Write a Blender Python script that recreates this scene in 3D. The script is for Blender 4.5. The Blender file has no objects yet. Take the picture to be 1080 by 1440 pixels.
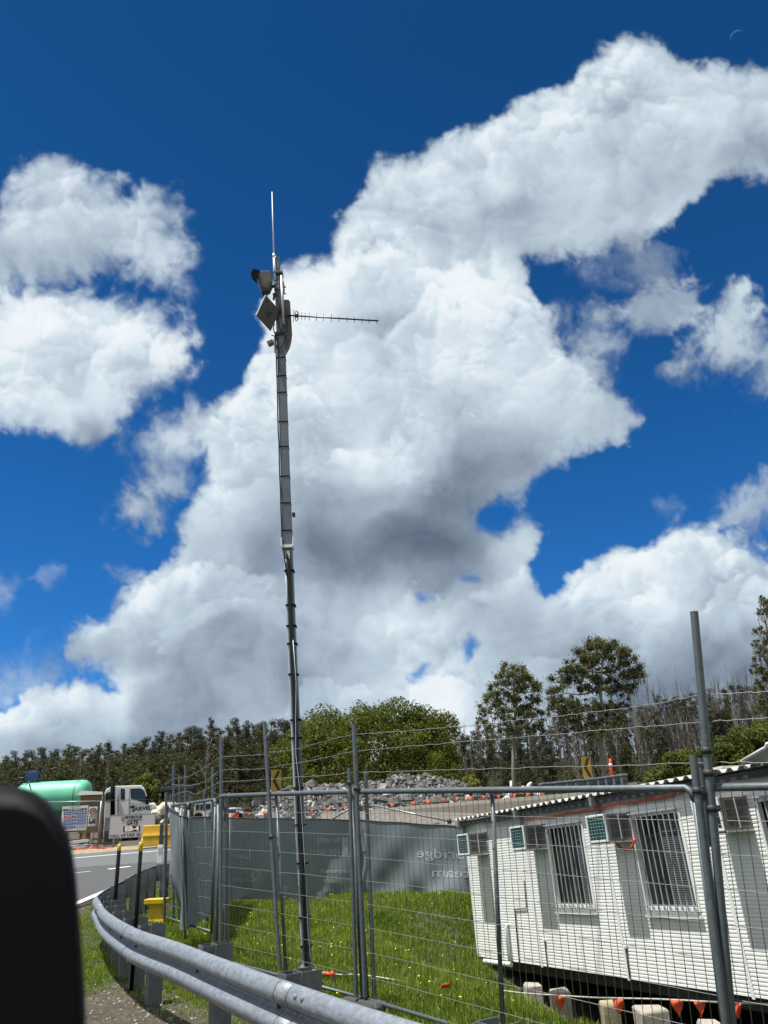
import bpy, math, random
import numpy as np
random.seed(7); rng=np.random.default_rng(7)
S=bpy.context.scene; COL=S.collection
# ------------------------------------------------------------------ camera (standing eye height, looking up along +Y)
F=1081.; PIT=math.radians(21.7); ROLL=math.radians(3.0); EYE=1.75
O=np.array([0,0,EYE])
_f=np.array([0,math.cos(PIT),math.sin(PIT)]);_r0=np.array([1.,0,0]);_u0=np.cross(_r0,_f)
_c,_s=math.cos(ROLL),math.sin(ROLL); RT=_c*_r0-_s*_u0; UP=_s*_r0+_c*_u0
def ray(x,y): return _f*F+RT*(x-540)+UP*(720-y)
def P(x,y,Y):                       # the point seen at a photo position, Y metres ahead
    r=ray(x,y); return O+r*(Y/r[1])
from mathutils import Matrix, Vector
cam=bpy.data.cameras.new('camera'); co=bpy.data.objects.new('camera',cam); COL.objects.link(co)
co.matrix_world=Matrix(((RT[0],UP[0],-_f[0],O[0]),(RT[1],UP[1],-_f[1],O[1]),(RT[2],UP[2],-_f[2],O[2]),(0,0,0,1)))
cam.sensor_fit='VERTICAL'; cam.sensor_height=36; cam.lens=F/1440*36; cam.clip_start=.05; cam.clip_end=20000
cam.dof.use_dof=True; cam.dof.focus_distance=13; cam.dof.aperture_fstop=5.5
S.camera=co
# ------------------------------------------------------------------ object helpers
WL={}
def tag(o,label=None,cat=None,group=None,kind=None):
    if label: o['label']=label
    if cat: o['category']=cat
    if group: o['group']=group
    if kind: o['kind']=kind
    return o
def thing(name,label,cat,loc=(0,0,0),group=None,kind=None):
    o=bpy.data.objects.new(name,None); COL.objects.link(o); o.location=loc; o.empty_display_size=.1
    WL[o.name]=np.array(loc,float); return tag(o,label,cat,group,kind)
def unit(v): v=np.array(v,float); return v/(np.linalg.norm(v)+1e-12)
class MB:
    def __init__(s): s.v=[];s.f=[];s.sm=[]
    def add(s,v,f,smooth=False):
        b=len(s.v); s.v+= [tuple(map(float,p)) for p in v]; s.f+=[tuple(i+b for i in q) for q in f]; s.sm+=[smooth]*len(f); return s
    def cell(s,o,a,b,c):            # parallelepiped from a corner and three edge vectors
        o,a,b,c=[np.array(k,float) for k in (o,a,b,c)]
        if np.dot(np.cross(a,b),c)<0: a,b=b,a
        v=[o,o+a,o+a+b,o+b,o+c,o+a+c,o+a+b+c,o+b+c]
        return s.add(v,[(0,3,2,1),(4,5,6,7),(0,1,5,4),(1,2,6,5),(2,3,7,6),(3,0,4,7)])
    def box(s,c,x,y,z,R=None):
        A=np.eye(3) if R is None else np.array(R,float)   # rows: the three axes
        a,b,d=A[0]*x,A[1]*y,A[2]*z; return s.cell(np.array(c,float)-(a+b+d)/2,a,b,d)
    def tube(s,pts,r,n=8,cap=True,smooth=True):
        p=[np.array(q,float) for q in pts]; m=len(p); rr=r if hasattr(r,'__len__') else [r]*m
        v=[];ref=None
        for i in range(m):
            t=unit(p[min(i+1,m-1)]-p[max(i-1,0)])
            if ref is None: ref=np.array([0,0,1.]) if abs(t[2])<.9 else np.array([1.,0,0])
            a=unit(np.cross(ref,t)); b=np.cross(t,a); ref=b if abs(np.dot(b,t))<.1 else ref
            for k in range(n):
                th=2*math.pi*k/n+math.pi/n; v.append(p[i]+(a*math.cos(th)+b*math.sin(th))*rr[i])
        f=[(i*n+k,i*n+(k+1)%n,(i+1)*n+(k+1)%n,(i+1)*n+k) for i in range(m-1) for k in range(n)]
        s.add(v,f,smooth and n>4)
        if cap:
            b=len(s.v)-m*n; s.f.append(tuple(b+n-1-k for k in range(n)));s.f.append(tuple(b+(m-1)*n+k for k in range(n)));s.sm+=[False]*2
        return s
    def loft(s,rings,closed=True,caps=True,smooth=True):
        n=len(rings[0]);m=len(rings);v=[p for r in rings for p in r];kk=n if closed else n-1
        s.add(v,[(i*n+k,i*n+(k+1)%n,(i+1)*n+(k+1)%n,(i+1)*n+k) for i in range(m-1) for k in range(kk)],smooth)
        if caps:
            b=len(s.v)-m*n; s.f.append(tuple(b+n-1-k for k in range(n)));s.f.append(tuple(b+(m-1)*n+k for k in range(n)));s.sm+=[False]*2
        return s
    def prism(s,poly,d):            # flat outline (3D points) pushed along d
        d=np.array(d,float);p=[np.array(q,float) for q in poly];n=len(p)
        return s.add(p+[q+d for q in p],[tuple(range(n))[::-1],tuple(range(n,2*n))]+[(k,(k+1)%n,n+(k+1)%n,n+k) for k in range(n)])
    def ball(s,c,r,seg=10,ring=7,R=None,jit=0,rs=None):
        A=np.eye(3) if R is None else np.array(R);r=np.array(r,float)*np.ones(3);v=[];rs=rs or random
        v.append(np.array(c)+A[2]*r[2])
        for i in range(1,ring):
            th=math.pi*i/ring
            for k in range(seg):
                ph=2*math.pi*k/seg; q=1+rs.uniform(-jit,jit)
                v.append(np.array(c)+(A[0]*math.sin(th)*math.cos(ph)*r[0]+A[1]*math.sin(th)*math.sin(ph)*r[1]+A[2]*math.cos(th)*r[2])*q)
        v.append(np.array(c)-A[2]*r[2]);L=len(v)-1
        f=[(0,1+k,1+(k+1)%seg) for k in range(seg)]
        for i in range(ring-2):
            for k in range(seg): f.append((1+i*seg+k,1+(i+1)*seg+k,1+(i+1)*seg+(k+1)%seg,1+i*seg+(k+1)%seg))
        b=1+(ring-2)*seg; f+=[(L,b+(k+1)%seg,b+k) for k in range(seg)]
        return s.add(v,f,jit==0)
    def build(s,name,m,parent=None,bevel=0,label=None,recalc=False):
        org=WL[parent.name] if parent is not None else np.zeros(3)
        me=bpy.data.meshes.new(name); me.from_pydata([tuple(np.array(p)-org) for p in s.v],[],s.f)
        me.polygons.foreach_set('use_smooth',s.sm); me.materials.append(m)
        if recalc:
            import bmesh; b=bmesh.new(); b.from_mesh(me); bmesh.ops.recalc_face_normals(b,faces=b.faces); b.to_mesh(me); b.free()
        me.update(); o=bpy.data.objects.new(name,me); COL.objects.link(o)
        if parent is not None: o.parent=parent
        WL[o.name]=org
        if bevel:
            md=o.modifiers.new('bevel','BEVEL'); md.width=bevel; md.segments=2; md.limit_method='ANGLE'
        if label: o['label']=label
        return o
def at_base(mb,name,m,loc,**k):     # a one-mesh thing with its origin at its base
    loc=np.array(loc,float); mb.v=[tuple(np.array(p)-loc) for p in mb.v]; o=mb.build(name,m,**k); o.location=loc; WL[o.name]=loc; return o
def dup(root,loc,rz=0,sc=(1,1,1),label=None,group=None):
    def cp(o,par):
        c=o.copy(); COL.objects.link(c); c.parent=par
        for ch in list(o.children): cp(ch,c)
        return c
    r=cp(root,None); r.location=loc; r.rotation_euler=(0,0,rz); r.scale=sc
    if label: r['label']=label
    if group: r['group']=group
    return r
# ------------------------------------------------------------------ materials
def newmat(name):
    m=bpy.data.materials.new(name); m.use_nodes=True; nt=m.node_tree; return m,nt,nt.nodes['Principled BSDF']
def mat(name,c,rough=.6,metal=0,var=.12,scale=6,bump=0,bscale=40,c2=None,spec=.5,stretch=None,coord='Object',detail=5):
    m,nt,b=newmat(name); N=nt.nodes; L=nt.links
    tc=N.new('ShaderNodeTexCoord'); src=tc.outputs[coord]
    if stretch:
        mp=N.new('ShaderNodeMapping'); mp.inputs['Scale'].default_value=stretch; L.new(src,mp.inputs[0]); src=mp.outputs[0]
    n=N.new('ShaderNodeTexNoise'); n.inputs['Scale'].default_value=scale; n.inputs['Detail'].default_value=detail; n.inputs['Roughness'].default_value=.6; L.new(src,n.inputs['Vector'])
    r=N.new('ShaderNodeValToRGB'); L.new(n.outputs['Fac'],r.inputs[0])
    c=np.array(c,float); ca=c*(1-var); cb=np.array(c2,float) if c2 is not None else c*(1+var)
    r.color_ramp.elements[0].position=.3; r.color_ramp.elements[1].position=.7
    r.color_ramp.elements[0].color=(*ca,1); r.color_ramp.elements[1].color=(*cb,1)
    L.new(r.outputs[0],b.inputs['Base Color']); b.inputs['Roughness'].default_value=rough; b.inputs['Metallic'].default_value=metal
    b.inputs['Specular IOR Level'].default_value=spec
    if bump:
        n2=N.new('ShaderNodeTexNoise'); n2.inputs['Scale'].default_value=bscale; n2.inputs['Detail'].default_value=4; L.new(src,n2.inputs['Vector'])
        bp=N.new('ShaderNodeBump'); bp.inputs['Strength'].default_value=bump; bp.inputs['Distance'].default_value=.02; L.new(n2.outputs['Fac'],bp.inputs['Height']); L.new(bp.outputs[0],b.inputs['Normal'])
    return m
GALV=mat('galvanised_steel',(.30,.325,.345),.42,.45,.18,22)
GALVD=mat('weathered_galvanised_tube',(.115,.138,.152),.5,.35,.2,14)
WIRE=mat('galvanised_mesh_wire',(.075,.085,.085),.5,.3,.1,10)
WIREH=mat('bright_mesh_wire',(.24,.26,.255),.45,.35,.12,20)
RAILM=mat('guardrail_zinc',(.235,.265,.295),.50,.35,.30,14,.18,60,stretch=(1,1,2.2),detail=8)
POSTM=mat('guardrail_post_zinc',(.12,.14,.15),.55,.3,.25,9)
BLACK=mat('black_rubber',(.004,.004,.005),.75,0,.2,10,spec=.1)
BLACKP=mat('black_plastic',(.003,.003,.004),.6,0,.2,4,spec=.12)
YEL=mat('yellow_plastic',(.72,.50,.02),.5,0,.12,8)
ORG=mat('orange_flag_cloth',(.78,.10,.035),.6,0,.15,10)
REDP=mat('red_cable',(.62,.06,.02),.5)
WHITE=mat('white_paint',(.74,.76,.75),.5,0,.06,5)
SIDING=mat('off_white_steel_cladding',(.85,.87,.84),.5,0,.05,2.2,stretch=(1,1,.35))
TRIM=mat('pale_grey_trim',(.56,.57,.56),.5,0,.08,5)
GREYP=mat('grey_painted_metal',(.20,.21,.21),.5,.1,.15,8)
DARKM=mat('dark_steel',(.04,.043,.046),.6,.2,.2,8)
LOUV=mat('grey_aircon_casing',(.20,.20,.185),.55,.1,.12,8)
TEAL=mat('teal_condenser_fins',(.008,.07,.085),.4,.3,.25,30)
GLASSD=mat('dark_window_glass',(.012,.02,.02),.12,0,.2,2,spec=.7)
CONC=mat('weathered_concrete',(.36,.34,.28),.85,0,.15,7,.3,40)
TIMB=mat('treated_timber',(.21,.14,.06),.8,0,.2,5,stretch=(6,6,1))
BROWNT=mat('brown_timber',(.16,.11,.05),.8,0,.15,4)
CHARC=mat('charcoal_black_ink',(.02,.02,.022),.6)
# ------------------------------------------------------------------ terrain
def sst(a,b,x):
    t=np.clip((np.asarray(x,float)-a)/(b-a),0,1); return t*t*(3-2*t)
def zroad(x,Y): return .045*np.clip(Y-15,0,45)+.10*np.clip(Y-62,0,70)+.06*np.clip(Y-132,0,400)
BA=np.array([1.415,17.5,-.889]); BE=np.array([.381,-.923,.058]); BN=np.array([-.924,-.381,0.]); BE=unit(BE);BN=unit(BN); BU=unit(np.cross(BE,BN)); 
if BU[2]<0: BU=-BU
RAILP=[(3.4,.6),(2.2,2.0),(1.1,3.3),(.08,4.69),(-.62,5.757),(-1.651,7.456),(-2.218,8.434),(-2.872,9.396),(-3.593,10.788),(-4.302,12.269),(-4.85,13.707)]
def gx(Y): return np.interp(Y,[.6,2,3.3,4.69,5.757,7.456,8.434,9.396,10.788,12.269,13.7,15,17.3,19.1,22,30],[3.4,2.2,1.1,.08,-.62,-1.65,-2.22,-2.87,-3.59,-4.3,-4.9,-5.3,-5.65,-5.75,-6,-6])
def terr(x,Y):
    x=np.asarray(x,float);Y=np.asarray(Y,float)
    zr=zroad(x,Y); w=sst(.5,2.2,x-gx(Y)); inside=1-sst(24.5,34,Y)
    zg=(-.38*sst(3,6.5,Y)+.30*sst(12.5,20,Y))*inside+zr*(1-inside)*1.0
    z=zr*(1-w)+zg*w
    s=(x-BA[0])*BE[0]+(Y-BA[1])*BE[1]; q=(x-BA[0])*BN[0]+(Y-BA[1])*BN[1]
    wb=sst(2.85,1.0,q)*sst(-2.2,.4,s)*sst(-8,-5,q)*sst(30,24,s)
    z=z*(1-wb)+wb*(-.96-.24*np.clip(s,0,4.6))
    return z+.03*np.sin(x*1.7+Y*.6)*np.cos(Y*1.3-x*.4)*sst(.6,2,x-gx(Y))
def hit(px,py,h=0,y0=2,y1=160):     # where the sight line first comes within h of the ground
    r=ray(px,py);last=None
    for Y in np.arange(y0,y1,.04):
        p=O+r*(Y/r[1])
        if p[2]<terr(p[0],p[1])+h: return p
    return O+r*(y1/r[1])
def bp(s,h,t=0): return BA+BE*s+BU*h+BN*t
def sheet(name,xs,ys,zf,m,kind='structure',lift=0):
    X,Y=np.meshgrid(xs,ys); Z=zf(X,Y)+lift; n,k=X.shape
    V=np.stack([X,Y,Z],-1).reshape(-1,3); I=np.arange(n*k).reshape(n,k)
    Fc=np.stack([I[:-1,:-1],I[:-1,1:],I[1:,1:],I[1:,:-1]],-1).reshape(-1,4)
    o=npmesh(name,V,Fc,m,True); o['kind']=kind; return o
def npmesh(name,V,Fc,m,smooth=False,attrs=None,parent=None):
    me=bpy.data.meshes.new(name); V=np.asarray(V,np.float32); Fc=np.asarray(Fc,np.int32); k=Fc.shape[1]
    me.vertices.add(len(V)); me.vertices.foreach_set('co',V.ravel())
    me.loops.add(Fc.size); me.loops.foreach_set('vertex_index',Fc.ravel())
    me.polygons.add(len(Fc)); me.polygons.foreach_set('loop_start',np.arange(0,Fc.size,k,dtype=np.int32))
    me.polygons.foreach_set('use_smooth',np.full(len(Fc),smooth))
    me.update(calc_edges=True)
    for an,(ty,dat) in (attrs or {}).items():
        a=me.attributes.new(an,ty,'POINT'); a.data.foreach_set('value',np.asarray(dat,np.float32).ravel())
    me.materials.append(m); o=bpy.data.objects.new(name,me); COL.objects.link(o)
    if parent is not None: o.parent=parent; WL[o.name]=WL[parent.name]
    else: WL[o.name]=np.zeros(3)
    return o
def text_verts(body,size,bold=0):
    cu=bpy.data.curves.new('lettering','FONT'); cu.body=body; cu.size=size; cu.align_x='CENTER'; cu.align_y='CENTER'; cu.offset=bold; cu.resolution_u=2; cu.extrude=0
    o=bpy.data.objects.new('lettering',cu); COL.objects.link(o); dg=bpy.context.evaluated_depsgraph_get(); dg.update()
    me=bpy.data.meshes.new_from_object(o.evaluated_get(dg)); v=[tuple(q.co) for q in me.vertices]; f=[tuple(q.vertices) for q in me.polygons]
    bpy.data.objects.remove(o); bpy.data.curves.remove(cu); bpy.data.meshes.remove(me); return v,f
def lettering(mb,body,size,origin,ex,ey,bold=0,fit=None,wob=None):
    v,f=text_verts(body,size,bold)
    if not v: return
    w=max(p[0] for p in v)-min(p[0] for p in v); k=fit/w if fit else 1
    o=np.array(origin,float);ex=np.array(ex);ey=np.array(ey)
    mb.add([o+ex*p[0]*k+ey*p[1] for p in v],f)
# ------------------------------------------------------------------ ground
def ground_mat():
    m,nt,b=newmat('grassy_verge_and_gravel'); N=nt.nodes;L=nt.links
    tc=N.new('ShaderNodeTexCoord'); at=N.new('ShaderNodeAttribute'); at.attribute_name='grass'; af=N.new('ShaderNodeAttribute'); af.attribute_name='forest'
    def noise(s,d=6,r=.6):
        n=N.new('ShaderNodeTexNoise'); n.inputs['Scale'].default_value=s; n.inputs['Detail'].default_value=d; n.inputs['Roughness'].default_value=r; L.new(tc.outputs['Object'],n.inputs['Vector']); return n.outputs['Fac']
    def ramp(f,st):
        r=N.new('ShaderNodeValToRGB'); L.new(f,r.inputs[0]); e=r.color_ramp.elements
        e[0].position,e[0].color=st[0][0],(*st[0][1],1); e[1].position,e[1].color=st[-1][0],(*st[-1][1],1)
        for p,c in st[1:-1]: q=e.new(p); q.color=(*c,1)
        return r.outputs[0]
    def mix(f,a,c):
        x=N.new('ShaderNodeMix'); x.data_type='RGBA'
        L.new(f,x.inputs[0]); L.new(a,x.inputs[6]); L.new(c,x.inputs[7]); return x.outputs[2]
    vor=N.new('ShaderNodeTexVoronoi'); vor.inputs['Scale'].default_value=26; L.new(tc.outputs['Object'],vor.inputs['Vector'])
    grav=ramp(noise(38,6,.75),[(.32,(.045,.038,.030)),(.52,(.13,.115,.092)),(.62,(.24,.225,.19)),(.72,(.46,.44,.40))])
    peb=ramp(vor.outputs['Color'],[(.2,(.07,.06,.05)),(.6,(.16,.145,.12)),(.95,(.40,.38,.34))])
    g2=mix(noise(5),grav,peb)
    dirt=ramp(noise(3),[(.35,(.035,.032,.018)),(.65,(.085,.07,.04))])
    gr=ramp(noise(9,8,.7),[(.3,(.014,.026,.006)),(.5,(.035,.062,.012)),(.7,(.075,.10,.02))])
    bare=mix(noise(1.3,3),g2,dirt)
    ad=N.new('ShaderNodeMath'); ad.operation='ADD'; L.new(at.outputs['Fac'],ad.inputs[0])
    sb=N.new('ShaderNodeMath'); sb.operation='MULTIPLY_ADD'; L.new(noise(4,6,.7),sb.inputs[0]); sb.inputs[1].default_value=1.6; sb.inputs[2].default_value=-.8; L.new(sb.outputs[0],ad.inputs[1])
    rr=N.new('ShaderNodeMapRange'); L.new(ad.outputs[0],rr.inputs[0]); rr.inputs[1].default_value=.35; rr.inputs[2].default_value=.65
    c=mix(rr.outputs[0],bare,gr)
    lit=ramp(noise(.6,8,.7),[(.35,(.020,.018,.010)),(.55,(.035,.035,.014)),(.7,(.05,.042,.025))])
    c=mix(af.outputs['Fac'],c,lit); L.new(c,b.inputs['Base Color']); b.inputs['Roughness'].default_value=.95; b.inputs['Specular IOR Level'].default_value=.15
    bpn=N.new('ShaderNodeBump'); bpn.inputs['Strength'].default_value=.8; bpn.inputs['Distance'].default_value=.03; L.new(noise(45,5,.8),bpn.inputs['Height']); L.new(bpn.outputs[0],b.inputs['Normal'])
    return m
def bankmask(x,Y):      # ungrassed ground, coloured darker, on the cut bank under the building
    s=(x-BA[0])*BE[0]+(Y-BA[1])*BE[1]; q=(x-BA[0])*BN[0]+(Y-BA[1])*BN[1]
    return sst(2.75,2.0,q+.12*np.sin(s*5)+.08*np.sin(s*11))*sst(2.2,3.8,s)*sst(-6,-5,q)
DP=hit(612,1324)
def grassmask(x,Y):
    right=sst(.25,1.9,x-gx(Y)-.2*np.sin(Y*3))*.8+.2*sst(-.1,.4,x-gx(Y))
    wet=sst(5.0,7.0,Y)*.7+.3
    wet=wet*(1-.62*np.exp(-(((x-DP[0])/.9)**2+((Y-DP[1])/1.6)**2)))
    left=sst(-1.9,-.8,x-gx(Y))*sst(9.6,11.2,Y+.25*np.sin(x*4))*.95*(1-sst(22,24,Y))*.62
    s=(x-BA[0])*BE[0]+(Y-BA[1])*BE[1]; q=(x-BA[0])*BN[0]+(Y-BA[1])*BN[1]
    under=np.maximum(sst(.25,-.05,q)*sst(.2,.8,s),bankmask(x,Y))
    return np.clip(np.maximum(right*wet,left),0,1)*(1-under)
def gridpts(a,b,fine,lo,hi):
    return np.unique(np.concatenate([np.arange(a,b,fine),-np.geomspace(-a,-lo,26) if lo<0 and a<0 else np.linspace(lo,a,4),np.geomspace(b,hi,30)]))
xs=gridpts(-13,11,.2,-500,500); ys=np.unique(np.concatenate([np.linspace(-60,0,12),np.arange(0,32,.2),np.arange(32,70,1.),np.geomspace(70,620,30)]))
XX,YY=np.meshgrid(xs,ys)
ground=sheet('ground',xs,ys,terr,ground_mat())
for an,dat in (('grass',grassmask(XX,YY)),('forest',np.maximum(sst(56,70,YY),bankmask(XX,YY)))):  # the cut bank takes the dark forest-floor colour too
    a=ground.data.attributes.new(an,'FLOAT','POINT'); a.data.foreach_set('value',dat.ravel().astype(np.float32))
# ------------------------------------------------------------------ road beyond the rail
ra,rb=hit(108,1272),hit(150,1254); ffa,ffb=hit(103.5,1203),hit(231,1192); wla,wlb=hit(106,1207.6),hit(231,1196.8); ba_,bb_=hit(103,1221),hit(231,1212); da,db=hit(152,1223.7),hit(183,1219.6)
def line(a,b,x): t=(x-a[0])/(b[0]-a[0]+1e-9); return a[1]+(b[1]-a[1])*t
def band(name,pa,pb,qa,qb,m,lift,ext=(60,34),kind='structure'):     # strip between two ground lines, following the terrain
    da_=unit((pb-pa)[:2]);db_=unit((qb-qa)[:2])
    V=[];n=90;k=18
    for i in range(n):
        t=-ext[0]+(ext[0]+ext[1])*i/(n-1)
        A_=pa[:2]+da_*t;B_=qa[:2]+db_*t
        for j in range(k):
            p=A_+(B_-A_)*j/(k-1); V.append((p[0],p[1],float(zroad(p[0],p[1]))+lift))
    I=np.arange(n*k).reshape(n,k); o=npmesh(name,V,np.stack([I[:-1,:-1],I[:-1,1:],I[1:,1:],I[1:,:-1]],-1).reshape(-1,4),m,True); o['kind']=kind; return o
ASPH=mat('grey_asphalt',(.075,.078,.080),.9,0,.22,30,.4,120); ASPL=mat('pale_new_asphalt',(.115,.128,.125),.85,0,.12,12,.2,90)
PAINT=mat('road_marking_paint',(.75,.76,.74),.7,0,.1,14)
rdir=np.array([unit((ffb-ffa)[:2])[0],unit((ffb-ffa)[:2])[1],0])
def off(p,d): # shift a ground point across the road
    nrm=np.array([-rdir[1],rdir[0],0]); return p+nrm*d
nrm=np.array([-rdir[1],rdir[0],0.])
dist=lambda p:float(np.dot((p-ffa)[:2],nrm[:2]))
near0=ra
# the road runs parallel to the far verge; its near edge bends with the rail
V=[];rows=[]
def roadpoly(name,pts,m,lift):
    me=MB(); me.add([(p[0],p[1],float(zroad(p[0],p[1]))+lift) for p in pts],[tuple(range(len(pts)))]); o=me.build(name,m); o['kind']='structure'; return o
def strip(name,c0,c1,m,lift,n=60):
    c0=np.array([q[:2] for q in c0]);c1=np.array([q[:2] for q in c1])
    def rs(c):
        d=np.concatenate([[0],np.cumsum(np.linalg.norm(np.diff(c,axis=0),axis=1))]);t=np.linspace(0,d[-1],n);return np.stack([np.interp(t,d,c[:,0]),np.interp(t,d,c[:,1])],-1)
    a=rs(c0);b=rs(c1);k=14;V=[]
    for i in range(n):
        for j in range(k):
            p=a[i]+(b[i]-a[i])*j/(k-1);V.append((p[0],p[1],float(zroad(p[0],p[1]))+lift))
    I=np.arange(n*k).reshape(n,k);o=npmesh(name,V,np.stack([I[:-1,:-1],I[:-1,1:],I[1:,1:],I[1:,:-1]],-1).reshape(-1,4),m,True);o['kind']='structure';return o
fdv=unit((ffb-ffa)[:2]); ndv=unit((rb-ra)[:2])
far0=[ffa[:2]-fdv*40,ffa[:2],ffb[:2],ffb[:2]+fdv*14]
near=[ra[:2]-ndv*30,ra[:2]-ndv*10,ra[:2],rb[:2],rb[:2]+ndv*3]
bl=[ba_[:2]-unit((bb_-ba_)[:2])*36,ba_[:2],bb_[:2],bb_[:2]+unit((bb_-ba_)[:2])*14]
strip('road',[q for q in near],bl,ASPH,.02)
tmp=strip('road',bl,far0,ASPL,.022)
def mark(name,a,b,w,m=PAINT,l0=0,l1=0,lift=.03):
    d=unit((b-a)[:2]);n_=np.array([-d[1],d[0]]);a2=a[:2]-d*l0;b2=b[:2]+d*l1
    return strip(name,[a2-n_*w/2,b2-n_*w/2],[a2+n_*w/2,b2+n_*w/2],m,lift,40)
mark('road_marking',wla,wlb,.22,l0=25,l1=8); mark('road_marking',ra,rb,.20,l0=25,l1=2.5); mark('road_marking',da,db,.22)
da2,db2=hit(105,1229),hit(128,1226.5); mark('road_marking',da2,db2,.09)
verge=strip('dirt_verge',far0,[q+np.array([-.3,3.0]) for q in far0],mat('pale_sandy_dirt',(.30,.24,.16),.95,0,.3,3,.4,20),.03)
# ------------------------------------------------------------------ guardrail
cp=[np.array([x,y]) for x,y in RAILP]+[hit(*q,.75)[:2] for q in ((136.5,1259),(162,1245),(178,1237),(203,1223),(229,1215))]
def crom(c,n=14):
    out=[];c=[c[0]]+c+[c[-1]]
    for i in range(1,len(c)-2):
        for k in range(n):
            t=k/n;a,b,d,e=c[i-1],c[i],c[i+1],c[i+2]
            out.append(.5*((2*b)+(d-a)*t+(2*a-5*b+4*d-e)*t*t+(3*b-a-3*d+e)*t**3))
    out.append(c[-2]);return out
path=crom(cp); path=np.array(path); L_=np.concatenate([[0],np.cumsum(np.linalg.norm(np.diff(path,axis=0),axis=1))])
for _ in range(70): path[1:-1]=(path[:-2]+2*path[1:-1]+path[2:])/4
def rp(s):
    x=np.interp(s,L_,path[:,0]);y=np.interp(s,L_,path[:,1]);x2=np.interp(s+.05,L_,path[:,0]);y2=np.interp(s+.05,L_,path[:,1]);x1=np.interp(s-.05,L_,path[:,0]);y1=np.interp(s-.05,L_,path[:,1])
    d=unit([x2-x1,y2-y1]); n_=np.array([-d[1],d[0]])     # n_ points to the road side
    return np.array([x,y]),d,n_
def rz(p): return float(zroad(p[0],p[1]))
PROF=[(.012,.310),(.026,.312),(.048,.303),(.070,.280),(.083,.252),(.083,.228),(.072,.205),(.020,.176),(.004,.164),(0,.155),(.004,.146),(.020,.134),(.072,.105),(.083,.082),(.083,.058),(.070,.032),(.048,.009),(.026,-.002),(.012,0)]
guard=thing('guardrail','long galvanised steel roadside guardrail curving away past the grey posts','guardrail',(0.08,4.69,0))
def s_at(px,py):
    p=hit(px,py,.75)[:2]; return float(L_[np.argmin(np.linalg.norm(path-p,axis=1))])
j1=s_at(430,1383);j2=s_at(190,1304)
cuts=[0,j1,j2,j2+3.6,j2+7.4,L_[-1]]
for i in range(len(cuts)-1):
    mb=MB();rings=[];a,b=cuts[i],min(cuts[i+1]+.22,L_[-1]);nseg=max(8,int((b-a)/.2))
    for k in range(nseg+1):
        s=a+(b-a)*k/nseg;p,d,n_=rp(s);lap=.006*(i%2)+.002
        z0=rz(p)+.44
        rings.append([(p[0]+n_[0]*(t*1.08+lap),p[1]+n_[1]*(t*1.08+lap),z0-.03+h*1.08) for t,h in PROF])
    mb.loft(rings,closed=False,caps=False)
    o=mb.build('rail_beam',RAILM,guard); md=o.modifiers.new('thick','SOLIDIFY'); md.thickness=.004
for js in (j1,j2,j2+3.6):            # splice bolts and mounting slots beside each lap
    mb=MB();p,d,n_=rp(js+.22);z0=rz(p)+.41;mb.tube([(p[0]+n_[0]*(t*1.08+.009),p[1]+n_[1]*(t*1.08+.009),z0+h*1.08) for t,h in PROF],.005,5,False);mb.build('lap_seam',BLACK,guard)
    for ds in (-.03,-.13,-.23):
        p,d,n_=rp(js+ds)
        for h,t in ((.27,.082),(.04,.082)):
            if ds==-.03: continue
            c=np.array([p[0]+n_[0]*t*1.09,p[1]+n_[1]*t*1.09,rz(p)+.41+h*1.08]); mb=MB();mb.ball(c,(.022,.022,.012) ,8,5,R=[(d[0],d[1],0),(0,0,1),(n_[0],n_[1],0)]);mb.build('splice_bolt',GREYP,guard)
    pass
BOLTK=mat('rusty_bolt_hole',(.03,.025,.02),.8)
s=1.0
while s<L_[-1]-.2:
    p,d,n_=rp(s);z=rz(p);D=np.array([d[0],d[1],0]);Nn=np.array([n_[0],n_[1],0]);Z=np.array([0,0,1.]);c=np.array([p[0],p[1],z])
    def chan(mb,back,wid,dep,z0,z1,th=.008):      # C channel: web and two flanges, open side facing along the rail
        o=c-Nn*back; mb.cell(o-D*wid/2+Z*z0,D*wid,-Nn*th,Z*(z1-z0)); mb.cell(o-D*wid/2-Nn*(th+.001)+Z*z0,D*th,-Nn*(dep-th),Z*(z1-z0)); mb.cell(o+D*(wid/2-th)-Nn*(th+.001)+Z*z0,D*th,-Nn*(dep-th),Z*(z1-z0))
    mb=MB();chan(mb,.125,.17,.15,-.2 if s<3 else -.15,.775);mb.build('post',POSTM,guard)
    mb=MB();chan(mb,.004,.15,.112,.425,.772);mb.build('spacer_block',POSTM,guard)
    mb=MB();mb.ball(c+Nn*.012+Z*.575,(.028,.030,.018),8,5,R=[D,Z,Nn]);mb.build('bolt',BOLTK,guard)
    s+=2.0 if s<10 else 1.0
# white reflector plate on the far end of the rail
pr=hit(225,1214,.72); mb=MB(); 
rf=thing('reflector_plate','white upright reflector plate fixed on the far end of the guardrail','reflector',(pr[0],pr[1],pr[2]))
mb.cell(pr+np.array([-.07,-.05,0]),(.14,0,0),(0,.02,0),(0,0,.42)); mb.build('plate',WHITE,rf,.01)
mb=MB(); mb.cell(pr+np.array([-.045,-.056,.24]),(.09,0,0),(0,.006,0),(0,0,.12)); mb.build('lens',mat('silver_reflector',(.55,.57,.56),.3,.3),rf)
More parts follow.
